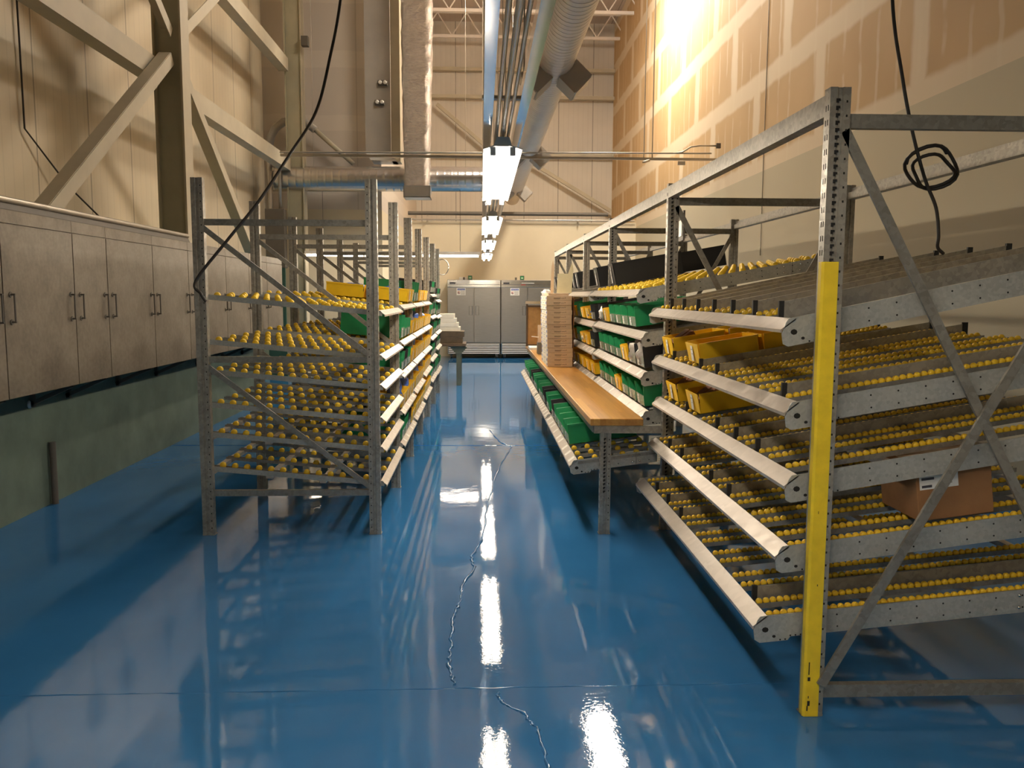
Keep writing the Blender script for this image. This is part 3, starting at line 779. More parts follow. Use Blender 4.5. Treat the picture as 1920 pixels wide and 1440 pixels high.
# stack of flat cartons on the worktop
sy0 = 9.30
for k in range(15):
    zb = 0.802 + 0.0535 * k
    o = thing('flat_carton', f'flat kraft carton with white end, {ORD[k]} up in the worktop stack', 'box', (0.757 - 0.0016 * k + random.uniform(-0.004, 0.004), sy0 + random.uniform(-0.006, 0.006), zb), 'flat cartons stacked on the worktop')
    W, D, Hh = 0.285, 0.9, 0.0525
    MB().bbox(0.002, W, 0, D, 0, Hh, 'kraft', 0.003).build('carton', o, local=True)
    # white printed flap face on the aisle side, printed marks on the near end
    mb = MB().box(-0.0012, 0.0022, 0.004, D - 0.004, 0.002, Hh - 0.002, 'carton_white')
    for yb in (0.03, 0.78): mb.box(-0.002, -0.001, yb, yb + 0.07, 0.012, 0.038, 'blue_ink')
    mb.box(-0.002, -0.001, 0.35, 0.5, 0.022, 0.03, 'duct_grey')
    mb.build('white_side', o, local=True)
    mk = MB()
    for (a, b2, c, d) in ((0.08, 0.16, 0.026, 0.031), (0.08, 0.15, 0.016, 0.020), (0.165, 0.20, 0.024, 0.028), (0.205, 0.215, 0.026, 0.032)):
        mk.box(a, b2, -0.0008, 0.0005, c, d, 'dark_box')
    mk.build('printed_mark', o, local=True)
zt = 0.802 + 0.0535 * 15
o = MB().bbox(0.76, 0.99, 9.33, 9.9, zt + 0.001, zt + 0.028, 'kraft', 0.003).build('flat_carton'); tag(o, 'slim tan carton lying on top of the carton stack', 'box')
def sheet(name, label, pts, t, mat):
    """standing sheet: polygon in x,z at depth y, leaning in y"""
    y = pts[0][1]
    mb = MB().prism([(p[0], p[2]) for p in pts], 'y', y, y + t, mat)
    return tag(mb.build(name), label, 'cardboard')
zz = zt + 0.0295
sheet('cardboard_sheet', 'wide cream cardboard sheet standing on the carton stack', [(0.86, 9.42, zz), (1.03, 9.42, zz), (1.05, 9.42, zz + 0.30), (1.03, 9.42, zz + 0.34), (0.99, 9.42, zz + 0.22), (0.87, 9.42, zz + 0.22)], 0.006, 'card_yellow')
sheet('cardboard_sheet', 'narrow tan cardboard strip standing upright on the carton stack', [(0.80, 9.55, zz), (0.835, 9.55, zz), (0.845, 9.55, zz + 0.31), (0.825, 9.55, zz + 0.37), (0.81, 9.55, zz + 0.30)], 0.006, 'kraft')
lump('plastic_bag', 'small white bag lying on the far end of the carton stack', 'bag', (0.80, 10.02, zt + 0.001), (0.06, 0.08, 0.05), 'white_bag', seed=31)
# tall brown edge protector leaning beside the stack
o = MB().prism([(1.048, 9.36), (1.056, 9.36), (1.056, 9.9), (1.048, 9.9)], 'z', 0.802, 1.585, 'kraft_dark').build('cardboard_sheet')
tag(o, 'tall brown cardboard sheet standing between carton stack and shelf bins', 'cardboard')
# framed board at the far end of the bench
bd = thing('pin_board', 'framed tan board with aluminium top rail at far end of workbench', 'board', (0.9, 13.1, 0.80))
MB().box(0.74, 1.06, 13.1, 13.12, 0.83, 1.42, 'cork').build('board', bd)
fm = MB(); fm.box(0.715, 0.74, 13.085, 13.13, 0.802, 1.47, 'dark_wood'); fm.box(1.06, 1.07, 13.085, 13.13, 0.802, 1.47, 'dark_wood'); fm.box(0.74, 1.06, 13.09, 13.13, 0.802, 0.83, 'dark_wood'); fm.box(0.74, 1.06, 13.085, 13.13, 1.42, 1.45, 'dark_wood')
fm.build('board_frame', bd)
MB().box(0.70, 1.07, 13.07, 13.14, 1.472, 1.515, 'inox_bright').build('top_rail', bd)
tp = thing('tape_dispenser', 'small tan box with white lever on workbench behind the cartons', 'dispenser', (0.78, 11.3, 0.802))
MB().bbox(0, 0.16, 0, 0.2, 0.0, 0.16, 'box_dark', 0.004).build('base', tp, local=True)
MB().bbox(0.0, 0.15, 0.02, 0.05, 0.161, 0.40, 'kraft', 0.004).build('back_plate', tp, local=True)
MB().bar((-0.085, 0.0, 0.245), (0.01, 0.015, 0.235), 0.02, 0.012, 'white').build('lever', tp, local=True)
o = MB().box(0.725, 0.92, 12.2, 12.7, 0.801, 0.835, 'white').build('paper_stack'); tag(o, 'low white paper pile near the far end of the worktop', 'paper')

# ------------------------------------------------------------------ left rack shelves
LX0 = -0.635
LS = [1.50, 1.205, 1.005, 0.785, 0.585, 0.352]
NAMES6 = ['topmost', 'second highest', 'third highest', 'third lowest', 'second lowest', 'lowest']
for i, z0 in enumerate(LS):
    ya, yb = LF[0] + 0.055, LF[1] - 0.008
    flow_shelf(f'{NAMES6[i]} empty wheel shelf in nearest bay of the left rack', ya, yb, LX0, z0, 0.092, 1.2, -1, [ya + 0.075 + 0.32 * k for k in range(4)], 0.0805, 0.021, 0.03, (), 0.034, True, lip=0.042, crossbars=(i > 3), start=0.06)
LLEV = {1: [1.52, 1.22, 0.95, 0.64, 0.37], 2: [1.52, 1.22, 0.95, 0.655, 0.385], 3: [1.52, 1.22, 0.95, 0.69, 0.42], 4: [1.615, 1.32, 1.04, 0.753, 0.48], 5: [1.53, 1.29, 1.05, 0.82, 0.46]}
LBAY = ['', 'second', 'third', 'fourth', 'fifth', 'sixth']
for b in range(1, 6):
    ya, yb = LF[b] + 0.055, LF[b + 1] - 0.008
    for i, z0 in enumerate(LLEV[b]):
        wh = (b == 1) or (b == 2 and i < 2)
        flow_shelf(f'{NAMES5[i]} flow shelf in {LBAY[b]} bay of the left rack', ya, yb, LX0, z0, 0.092, 1.2, -1, [ya + 0.075 + 0.32 * k for k in range(4)], 0.0805, 0.021, 0.03, (), 0.034, wh, lip=0.042, crossbars=False, start=0.06, labels=(4 if i else 0))
        ys = [ya + 0.16 + 0.31 * k for k in range(4)]
        for k, yy in enumerate(ys):
            if b == 1:
                plan = [[None, None, PY, PY], [PGt, PG, PG, PY], [PG, PK, PG, PY], [PY, PY, PY, PY], [PG, PG, PK, PY]][i][k]
            elif b in (2, 3):
                plan = PY
                if b == 2 and i == 0 and k < 2: plan = PGt
                if b == 3 and i == 0 and k > 1: plan = None
            else:
                plan = PG if (k + i) % 3 else PK
                if b == 4 and i == 2 and k == 0: plan = PY
            if plan is None: continue
            cn = {PY: 'yellow', PG: 'green', PK: 'black', PGt: 'tall green'}[plan]
            put_bin(plan, LX0, z0, 0.092, 0.035, yy, -1, f'{cn} bin, {ORD[k]} in {LBAY[b]} bay of left rack, {NAMES5[i]} shelf')
            if b == 1 and i == 0:
                put_bin(PY, LX0, z0, 0.092, 0.43, yy, -1, f'yellow bin behind another, {ORD[k]} lane, topmost shelf, second left bay')
# blue bags along the left rack
nb = 0
for (b, i, k, u, sc, ht) in ((1, 0, 2, 0.22, (0.14, 0.11, 0.05), 0.095), (1, 0, 2, 0.58, (0.15, 0.11, 0.045), 0.095), (1, 0, 3, 0.25, (0.14, 0.11, 0.05), 0.095), (2, 0, 3, 0.18, (0.12, 0.11, 0.07), 0.09), (2, 1, 0, 0.14, (0.1, 0.12, 0.10), 0.07), (2, 1, 2, 0.14, (0.1, 0.12, 0.09), 0.07), (3, 1, 1, 0.14, (0.1, 0.12, 0.08), 0.07),
                         (2, 2, 1, 0.15, (0.1, 0.12, 0.09), 0.07), (3, 2, 0, 0.15, (0.1, 0.12, 0.10), 0.07), (1, 3, 0, 0.13, (0.11, 0.13, 0.12), 0.05), (1, 3, 2, 0.13, (0.11, 0.13, 0.11), 0.05), (3, 3, 1, 0.13, (0.1, 0.12, 0.10), 0.07), (2, 4, 0, 0.14, (0.1, 0.12, 0.1), 0.06), (2, 3, 2, 0.14, (0.1, 0.12, 0.1), 0.06)):
    yy = LF[b] + 0.055 + 0.16 + 0.31 * k
    pos = 'rear' if u > 0.4 else 'front'
    lump('plastic_bag', f'crumpled blue bag in {pos} {ORD[k]} bin, {NAMES5[i]} shelf, {LBAY[b]} left bay', 'bag', (LX0 - max(0.105, u - 0.03), yy, LLEV[b][i] + 0.092 * u + ht * 0.62), (sc[0] * (0.8 if u > 0.2 else 0.62), sc[1] * 0.68, sc[2] * 1.15), 'blue_bag', seed=50 + nb); nb += 1

for p in PROTO:
    for ch in list(p.children): bpy.data.objects.remove(ch)
    bpy.data.objects.remove(p)
for d, o in WM.values(): bpy.data.objects.remove(o)

# table with cartons at the end of the left rack
tb = thing('packing_table', 'dark topped steel table past the far end of left rack', 'table', (-0.75, 14.75, 0))
MB().bbox(-1.5, -0.27, 14.62, 15.3, 0.70, 0.75, 'dark_wood', 0.004).build('table_top', tb)
for xx in (-0.44, -1.46):
    MB().box(xx, xx + 0.085, 14.66, 14.74, 0, 0.698, 'table_paint').build('leg', tb)
    MB().prism([(xx - 0.12, 0.698), (xx + 0.205, 0.698), (xx + 0.085, 0.56), (xx, 0.56)], 'y', 14.655, 14.66, 'table_paint').build('gusset', tb)
    MB().box(xx, xx + 0.085, 15.2, 15.28, 0, 0.698, 'table_paint').build('leg', tb)
for k, (x0_, x1_, h_, z_) in enumerate(((-1.2, -0.33, 0.11, 0.752), (-1.2, -0.30, 0.10, 0.863))):
    o = MB().bbox(x0_, x1_, 14.68, 15.2, z_, z_ + h_, 'dark_box', 0.004).build('dark_carton'); tag(o, ['lower', 'upper'][k] + ' dark carton lying on the table past left rack', 'box')
for k in range(4):
    z_ = 0.965 + 0.077 * k; x1_ = -0.37 - 0.035 * k
    o = MB().bbox(-1.0, x1_, 14.72, 15.15, z_, z_ + 0.075, 'carton_white', 0.004).build('white_carton')
    tag(o, ['lowest', 'second', 'third', 'topmost'][k] + ' white carton in stack on the dark cartons by the fridge', 'box')

# ------------------------------------------------------------------ refrigerators
FY = 20.98
def text_bar(mb, x0, x1, y, z0, z1, mat): mb.box(x0, x1, y - 0.0015, y, z0, z1, mat)
def fridge(xl, label, first):
    W = 1.345
    f = thing('refrigerator', label, 'refrigerator', (xl + W / 2, FY + 0.35, 0))
    MB().bbox(xl, xl + W, FY + 0.03, FY + 0.72, 0.36, 1.99, 'inox', 0.006).build('body', f)
    hd = MB().bbox(xl + 0.002, xl + W - 0.002, FY - 0.012, FY + 0.03, 1.80, 1.985, 'inox_bright', 0.005).build('header_panel', f)
    MB().box(xl + 0.02, xl + W - 0.02, FY - 0.014, FY - 0.012, 1.868, 1.876, 'ink').build('trim_line', hd)
    MB().box(xl + 0.06, xl + 0.21, FY - 0.015, FY - 0.012, 1.885, 1.925, 'ink').build('nameplate', hd)
    if not first:
        MB().box(xl + 0.5, xl + 0.62, FY - 0.015, FY - 0.012, 1.86, 1.875, 'red_ink').box(xl + 0.52, xl + 0.84, FY - 0.015, FY - 0.012, 1.905, 1.918, 'white').build('sticker', hd)
    else:
        MB().box(xl + 0.24, xl + 0.56, FY - 0.015, FY - 0.012, 1.89, 1.985, 'white').build('sticker', hd)
    for k in range(2):
        a = xl + 0.012 + k * (W / 2 - 0.004); b2 = a + W / 2 - 0.02
        d = MB().bbox(a, b2, FY - 0.01, FY + 0.028, 0.41, 1.79, 'inox', 0.006).build('door', f)
        hx = (b2 - 0.12) if k == 0 else (a + 0.03)
        h_ = MB().box(hx, hx + 0.09, FY - 0.013, FY - 0.0105, 1.10, 1.33, 'box_dark')
        h_.box(hx + (0.012 if k == 0 else 0.0), hx + (0.09 if k == 0 else 0.078), FY - 0.018, FY - 0.013, 1.105, 1.325, 'inox'); h_.box(hx + (0.078 if k == 0 else 0), hx + (0.09 if k == 0 else 0.012), FY - 0.02, FY - 0.013, 1.10, 1.33, 'ink')
        h_.build('handle', d)
        if k == 0:
            sx0 = xl + 0.235
            s_ = MB().box(sx0, sx0 + 0.23, FY - 0.0125, FY - 0.0102, 1.60, 1.785, 'white')
            s_.box(sx0 + 0.02, sx0 + 0.21, FY - 0.0135, FY - 0.0124, 1.725, 1.77, 'blue_ink')
            s_.lathe([(0, 0.034), (-0.0008, 0.034)], (sx0 + 0.055, FY - 0.0126, 1.665), 'y', 'red_ink', 16)
            s_.lathe([(0, 0.027), (-0.001, 0.027)], (sx0 + 0.055, FY - 0.0130, 1.665), 'y', 'white', 16)
            s_.bar((sx0 + 0.035, FY - 0.0145, 1.685), (sx0 + 0.075, FY - 0.0145, 1.645), 0.001, 0.008, 'red_ink')
            s_.box(sx0 + 0.045, sx0 + 0.062, FY - 0.0145, FY - 0.0138, 1.65, 1.682, 'ink')
            for zz_ in (1.695, 1.675, 1.655, 1.635, 1.62): s_.box(sx0 + 0.105, sx0 + 0.205, FY - 0.0132, FY - 0.0124, zz_, zz_ + 0.008, 'duct_grey')
            sg = s_.build('notice_sign', d); sg['label'] = 'white notice sign with blue header'
            cu = bpy.data.curves.new('notice_text', 'FONT'); cu.body = 'NOTICE'; cu.size = 0.046; cu.align_x = 'CENTER'; cu.extrude = 0.0004
            tmp = bpy.data.objects.new('notice_text', cu); COL.objects.link(tmp)
            bpy.context.view_layer.update(); me = bpy.data.meshes.new_from_object(tmp.evaluated_get(bpy.context.evaluated_depsgraph_get())); bpy.data.objects.remove(tmp)
            me.materials.clear(); me.materials.append(M['white'])
            t_ = bpy.data.objects.new('notice_text', me); COL.objects.link(t_)
            t_.parent = sg; t_.location = Vector((sx0 + 0.115, FY - 0.0138, 1.731)) - world(sg); t_.rotation_euler = (PI / 2, 0, 0)
    gr_ = MB()
    for k in range(6): gr_.box(xl + 0.03, xl + W - 0.03, FY - 0.012, FY + 0.02, 0.125 + 0.045 * k, 0.125 + 0.045 * k + 0.020, 'white_house')
    gr_.box(xl + 0.01, xl + 0.03, FY - 0.012, FY + 0.03, 0.11, 0.40, 'inox_bright'); gr_.box(xl + W - 0.03, xl + W - 0.01, FY - 0.012, FY + 0.03, 0.11, 0.40, 'inox_bright')
    gr_.box(xl + 0.01, xl + W - 0.01, FY + 0.02, FY + 0.7, 0.11, 0.36, 'box_dark')
    gr_.build('louver_grille', f)
    for xx in (xl + 0.09, xl + W - 0.09):
        for yy in (FY + 0.07, FY + 0.62):
            c = MB(); c.cyl((xx - 0.016, yy, 0.045), (xx + 0.016, yy, 0.045), 0.045, 'black', 14); c.box(xx - 0.026, xx - 0.02, yy - 0.03, yy + 0.02, 0.04, 0.109, 'inox_bright'); c.box(xx + 0.02, xx + 0.026, yy - 0.03, yy + 0.02, 0.04, 0.109, 'inox_bright'); c.box(xx - 0.03, xx + 0.03, yy - 0.035, yy + 0.035, 0.10, 0.109, 'inox_bright')
            c.build('caster', f)
    return f
fridge(-0.852, 'two door steel refrigerator on casters at the aisle end, left one of pair', True)
fridge(0.505, 'steel refrigerator behind the carton stack, right one of the pair', False)
for k, xx in enumerate((-0.33, 0.99)):
    d = thing('temperature_monitor', 'small green display unit on top of the ' + ['left', 'right'][k] + ' refrigerator', 'monitor', (xx, FY + 0.1, 1.992))
    MB().bbox(0, 0.105, 0, 0.05, 0, 0.105, 'ink', 0.004).build('case', d, local=True)
    MB().box(0.012, 0.093, -0.002, 0.001, 0.012, 0.093, 'greenlcd').box(0.028, 0.078, -0.003, -0.001, 0.035, 0.06, 'white').build('screen', d, local=True)
    o = MB().bbox(xx - 0.13, xx - 0.08, FY + 0.1, FY + 0.14, 1.992, 2.055, 'box_dark', 0.003).build('sensor_box'); tag(o, 'tiny dark sensor beside the green display on ' + ['left', 'right'][k] + ' refrigerator', 'sensor')
o = MB().bbox(-0.56, -0.27 - 0.09, FY + 0.2, FY + 0.4, 1.992, 2.06, 'white', 0.005).build('white_box'); tag(o, 'low white box on top of the left refrigerator', 'box')

# ------------------------------------------------------------------ lights
def fixture(y0, y1, label, xc=0.12, z=2.40):
    f = thing('hanging_strip_light', label, 'light', (xc, (y0 + y1) / 2, z + 0.06))
    MB().prism([(xc - 0.035, z + 0.075), (xc + 0.035, z + 0.075), (xc + 0.05, z + 0.03), (xc + 0.11, z + 0.012), (xc + 0.108, z + 0.009), (xc + 0.045, z + 0.025), (xc - 0.045, z + 0.025), (xc - 0.108, z + 0.009), (xc - 0.11, z + 0.012), (xc - 0.05, z + 0.03)], 'y', y0, y1, 'white_house').build('housing', f)
    for dx in (-0.055, 0.055):
        MB().cyl((xc + dx, y0 + 0.04, z), (xc + dx, y1 - 0.04, z), 0.017, 'tube', 12).build('tube', f)
        for yy in (y0 + 0.01, y1 - 0.04): MB().box(xc + dx - 0.016, xc + dx + 0.016, yy, yy + 0.028, z - 0.022, z + 0.022, 'white_house').build('lamp_holder', f)
    return f
for k, y0 in enumerate((-4.3, -0.45, 4.65, 8.70, 12.45, 16.35)):
    fixture(y0, y0 + 2.56, f'lit twin tube strip light over the aisle, {ORD[k]} from the viewpoint')
# light track carrying them
lt = thing('light_track', 'polished aluminium track with conduits carrying the aisle strip lights', 'track', (0.12, 9, 2.5))
for xa in (0.012, 0.178):
    MB().prism([(xa, 2.482), (xa + 0.045, 2.482), (xa + 0.045, 2.54), (xa + 0.04, 2.54), (xa + 0.04, 2.487), (xa + 0.005, 2.487), (xa + 0.005, 2.54), (xa, 2.54)], 'y', -5.5, 19.5, 'mirror_alu').build('channel', lt)
for xa, r_ in ((0.085, 0.011), (0.12, 0.014), (0.152, 0.009)):
    MB().cyl((xa, -5.5, 2.505), (xa, 19.5, 2.505), r_, 'conduit', 10).build('conduit', lt)
for yy in (0.2, 2.2, 4.05, 7.1, 8.1, 10.3, 13.4, 13.9, 17.2, 19.0):
    MB().box(0.005, 0.23, yy, yy + 0.04, 2.541, 2.556, 'conduit').build('strut', lt)
    for xa in (0.03, 0.205): MB().cyl((xa, yy + 0.02, 2.556), (xa, yy + 0.02, 9.8), 0.004, 'conduit', 6, caps=False).build('hanger_rod', lt)
# cross strip light at the far left
f = thing('hanging_strip_light', 'long lit strip light hung crosswise above the left rack end', 'light', (-1.7, 16, 2.42))
MB().prism([(15.965, 2.43), (16.035, 2.43), (16.05, 2.385), (16.08, 2.37), (15.92, 2.37), (15.95, 2.385)], 'x', -3.35, -0.02, 'white_house').build('housing', f)
for xa, xb in ((-3.32, -2.25), (-2.22, -1.14), (-1.11, -0.05)):
    MB().cyl((xa, 16, 2.348), (xb, 16, 2.348), 0.019, 'tube_back', 12).build('tube', f)
MB().cyl((-3.0, 16, 2.43), (-3.0, 16, 3.54), 0.004, 'cord', 6).build('hanger_cable', f)
MB().cyl((-0.4, 16, 2.43), (-0.4, 16, 3.6), 0.004, 'cord', 6).build('hanger_cable', f)
# high bay lamp close to the right wall
for xc, ya, yb, lab, lm in ((2.75, 16.2, 18.5, 'bright high bay light hung close to the right wall', 'bay'), (0.3, 10.7, 13.0, 'bright high bay light hung high above the aisle', 'bay_dim')):
    hb = thing('high_bay_light', lab, 'light', (xc, (ya + yb) / 2, 8.4))
    MB().prism([(xc - 0.3, 8.42), (xc + 0.3, 8.42), (xc + 0.2, 8.55), (xc - 0.2, 8.55)], 'y', ya, yb, 'white_house').build('housing', hb)
    MB().prism([(xc - 0.3, 8.415), (xc - 0.26, 8.26), (xc - 0.12, 8.2), (xc + 0.12, 8.2), (xc + 0.26, 8.26), (xc + 0.3, 8.415)], 'y', ya + 0.02, yb - 0.02, lm).build('lens', hb)
    for yy in (ya + 0.3, yb - 0.3): MB().cyl((xc, yy, 8.55), (xc, yy, 9.8), 0.008, 'conduit', 6).build('hanger_rod', hb)

# ------------------------------------------------------------------ ducts, pipes
def duct_round(mb, p, q, r, mat, ribs=0.09):
    p, q = Vector(p), Vector(q); L_ = (q - p).length; n = max(2, int(L_ / ribs)); pts, rs = [], []
    for i in range(n * 4 + 1):
        t = i / (n * 4); pts.append(p + (q - p) * t); rs.append(r * (1.0 + (0.006 if i % 4 == 0 else 0)))
    return mb.tube(pts, r, mat, 28, rs)
dx, dz_, dr = 0.90, 4.45, 0.225
sd = thing('spiral_duct', 'large spiral steel duct running high along the right of lights', 'duct', (dx, 12, dz_))
duct_round(MB(), (dx, 1.0, dz_), (dx, 24.5, dz_), dr, 'duct_spiral').build('duct_run', sd)
for yy in (10.4, 16.2, 21.8):
    for sg in (-1, 1):
        d1 = Vector((sg * 0.72, 0, -0.69)); c0 = Vector((dx, yy, dz_)) + d1 * (dr - 0.03); c1_ = c0 + d1 * 0.26
        MB().bar(c0, c1_, 0.30, 0.42, 'duct_grey', (0, 1, 0)).build('side_outlet', sd)
        MB().bar(c1_, c1_ + d1 * 0.012, 0.26, 0.38, 'lip', (0, 1, 0)).build('grille', sd)
for yy in (3.5, 7.5, 12.8, 19):
    MB().cyl((dx - 0.2, yy, dz_ + 0.1), (dx - 0.2, yy, 9.8), 0.005, 'conduit', 6, caps=False).build('hanger_rod', sd)
cd = thing('round_duct', 'horizontal shiny round duct crossing below the foil duct', 'duct', (-2, 16.1, 3.8))
duct_round(MB(), (-4.0, 16.25, 3.80), (0.35, 16.25, 3.83), 0.235, 'duct_cross', 0.12).build('duct_run', cd)
for xx in (-3.2, -0.3): MB().cyl((xx, 16.25, 4.03), (xx, 16.25, 9.8), 0.005, 'conduit', 6, caps=False).build('hanger_rod', cd)
fd = thing('foil_duct', 'vertical crinkled foil wrapped duct with open white outlet at bottom', 'duct', (-1.12, 15.3, 5))
mb = MB(); n = 60; rnd = random.Random(3); vs = []
for i in range(n + 1):
    z = 3.55 + (9.8 - 3.55) * i / n
    for k in range(20):
        a = 2 * PI * k / 20; rr = 1 + rnd.uniform(-0.05, 0.05)
        c_, s_ = math.cos(a), math.sin(a)
        e = 0.45
        w_ = 0.225 + 0.06 * min(1, max(0, (z - 3.55) / 3))
        vs.append((-1.17 + 0.04 * (z - 3.55) / 6 + math.copysign(abs(c_) ** e, c_) * w_ * rr, 15.45 + math.copysign(abs(s_) ** e, s_) * 0.22 * rr, z))
mb.add(vs, [(i * 20 + k, i * 20 + (k + 1) % 20, (i + 1) * 20 + (k + 1) % 20, (i + 1) * 20 + k) for i in range(n) for k in range(20)], 'foil', True)
mb.build('foil_wrap', fd)
MB().box(-1.40, -0.92, 15.22, 15.68, 3.36, 3.37, 'white_house').box(-1.40, -1.39, 15.22, 15.68, 3.36, 3.57, 'duct').box(-0.93, -0.92, 15.22, 15.68, 3.36, 3.57, 'duct').box(-1.40, -0.92, 15.22, 15.23, 3.36, 3.57, 'duct').box(-1.40, -0.92, 15.67, 15.68, 3.36, 3.57, 'duct').build('outlet_box', fd)
gd_ = thing('grey_duct', 'tall grey rectangular duct hanging beside the foil wrapped duct', 'duct', (-1.9, 16.4, 6))
MB().box(-2.20, -1.72, 16.2, 16.7, 4.30, 9.8, 'duct_grey').build('duct_run', gd_)
MB().prism([(-2.205, 4.30), (-1.715, 4.30), (-1.62, 4.16), (-2.10, 4.16)], 'y', 16.195, 16.705, 'white_house').build('outlet', gd_)
MB().box(-1.72, -1.55, 16.3, 16.7, 4.16, 9.8, 'paint_pale').build('insulation_board', gd_)
for k, (xx, zz_) in enumerate(((-1.86, 5.58), (-1.92, 5.22))):
    e = thing('emergency_light', ['upper', 'lower'][k] + ' small twin lamp unit on the grey rectangular duct', 'light', (xx, 16.1, zz_))
    MB().bbox(-0.09, 0.09, 0.03, 0.095, -0.045, 0.045, 'box_dark', 0.005).build('case', e, local=True)
    for a in (-0.04, 0.05): MB().lathe([(0, 0.03), (-0.03, 0.036), (-0.035, 0.02)], (a, 0.03, 0), 'y', 'white_house', 12).build('lamp_head', e, local=True)
# strut and conduits across the hall
cs = thing('conduit_run', 'thin steel strut and conduit spanning the hall above the racks', 'conduit', (0.4, 14, 3.92))
MB().box(-3.3, 3.98, 14.0, 14.04, 3.865, 3.905, 'conduit').build('strut', cs)
MB().cyl((-3.3, 13.98, 3.925), (3.85, 13.98, 3.98), 0.014, 'conduit', 8).build('conduit', cs)
MB().tube([(3.2, 13.96, 3.97), (3.35, 13.96, 3.99), (3.5, 13.96, 4.08), (3.65, 13.96, 4.10), (3.95, 13.96, 4.10)], 0.013, 'conduit', 8).build('flex_conduit', cs)
MB().box(3.28, 3.40, 13.93, 13.97, 3.78, 3.84, 'conduit').build('junction_box', cs)
MB().box(3.92, 3.99, 13.93, 13.98, 4.06, 4.14, 'box_dark').build('junction_box', cs)
for k, xx in enumerate((2.72, 2.86)):
    MB().cyl((xx, 14.02, 3.905), (xx, 14.02, 9.8), 0.010, 'conduit', 8).build('hanger_rod', cs)
MB().bar((2.66, 13.7, 3.78), (2.80, 14.0, 3.86), 0.05, 0.03, 'conduit').build('bracket', cs)
# pipes on the back wall ledge
for k, (zz_, r_, lab) in enumerate(((3.70, 0.05, 'dark pipe running along the top of the cream back wall'), (3.545, 0.02, 'thin pipe under the dark pipe on the cream back wall'))):
    p = thing('wall_pipe', lab, 'pipe', (0.7, 21.66, zz_))
    MB().cyl((-1.88, 21.66, zz_), (3.3 if k == 0 else 4.0, 21.66, zz_), r_, 'box_dark' if k == 0 else 'conduit', 10).build('pipe', p)
    for xx in (-1.4, 0.6, 2.5): MB().box(xx, xx + 0.04, 21.6, 21.75, zz_ - r_ - 0.02, zz_ - r_, 'conduit').build('bracket', p)
# bracing high on the far wall
for k, (a, b2) in enumerate((((1.44, 5.66), (3.98, 4.18)), ((-1.33, 7.30), (0.6, 5.70)))):
    o = MB().bar((a[0], 25.55, a[1]), (b2[0], 25.55, b2[1]), 0.10, 0.10, 'paint_pale').build('wall_brace'); tag(o, ['lower', 'upper'][k] + ' diagonal steel brace on the pale far upper wall', 'brace')
for k, zz_ in enumerate((5.80, 7.50, 8.30)):
    o = MB().box(-1.98, 4.04, 25.6, 25.75, zz_, zz_ + 0.10, 'paint_pale').build('wall_girt'); tag(o, ['lowest', 'middle', 'highest'][k] + ' horizontal girt across the pale far upper wall', 'girt')
# open web roof joists
for k, yy in enumerate((14.5, 17.2, 19.9, 22.6, 24.8)):
    j = thing('roof_joist', f'cream open web roof joist, {ORD[k]} one toward the far wall', 'joist', (0, yy, 9.3))
    MB().box(-4.25, 4.04, yy - 0.04, yy + 0.04, 9.68, 9.78, 'joist').build('top_chord', j)
    MB().box(-4.25, 4.04, yy - 0.04, yy + 0.04, 9.0, 9.08, 'joist').build('bottom_chord', j)
    wb_ = MB(); x = -4.2
    while x < 3.6:
        wb_.bar((x, yy, 9.06), (x + 0.42, yy, 9.7), 0.03, 0.03, 'joist'); wb_.bar((x + 0.42, yy, 9.7), (x + 0.84, yy, 9.06), 0.03, 0.03, 'joist'); x += 0.84
    wb_.build('web', j)

# ------------------------------------------------------------------ left side: columns, girts, braces
def wf_column(xf, y, label, z0=0.0):
    c = thing('steel_column', label, 'column', (xf - 0.15, y + 0.13, z0))
    t = 0.022
    mb = MB(); mb.box(xf - t, xf, y, y + 0.26, z0, 9.8, 'paint_pale'); mb.box(xf - 0.32, xf - 0.32 + t, y, y + 0.26, z0, 9.8, 'paint_green'); mb.box(xf - 0.31, xf - 0.01, y + 0.05, y + 0.07, z0, 9.8, 'paint_green')
    mb.build('shaft', c)
    MB().box(xf - 0.40, xf + 0.06, y - 0.05, y + 0.31, z0, z0 + 0.02, 'paint_green').build('base_plate', c)
    return c
wf_column(-3.36, 9.72, 'wide flange steel column standing behind the sheet metal cabinets', 2.061)
wf_column(-3.36, 16.1, 'wide flange steel column at the far end of the metal panel wall', 0.0)
wf_column(-3.36, 3.3, 'wide flange steel column nearest the viewpoint along the left wall', 2.061)
def brace(p, q, label, w=0.13, h=0.13):
    mb = MB(); p, q = Vector(p), Vector(q)
    mb.bar(p, q, 0.012, h, 'paint_pale', (0, 0, 1)); 
    d = (q - p).normalized(); u = Vector((1, 0, 0))
    n_ = d.cross(u).normalized()
    mb.bar(p + Vector((-w / 2, 0, 0)) + n_ * h / 2, q + Vector((-w / 2, 0, 0)) + n_ * h / 2, w, 0.012, 'paint_pale', n_)
    return tag(mb.build('diagonal_brace'), label, 'brace')
brace((-3.45, 9.68, 4.22), (-3.45, 6.75, 2.17), 'diagonal steel angle brace dropping toward the near cabinets')
brace((-3.455, 10.0, 4.23), (-3.455, 12.97, 2.2), 'diagonal steel angle brace dropping behind the left rack')
brace((-3.455, 10.0, 4.57), (-3.455, 13.2, 6.65), 'diagonal steel angle brace rising toward the far column')
brace((-3.45, 9.68, 4.50), (-3.45, 6.5, 6.5), 'diagonal steel angle brace rising toward the near column')
def girt(y0, y1, z, label):
    mb = MB(); mb.box(-3.78, -3.60, y0, y1, z + 0.22, z + 0.235, 'paint_pale'); mb.box(-3.615, -3.60, y0, y1, z, z + 0.22, 'paint_pale'); mb.box(-3.78, -3.615, y0, y1, z, z + 0.012, 'paint_pale')
    return tag(mb.build('wall_girt'), label, 'girt')
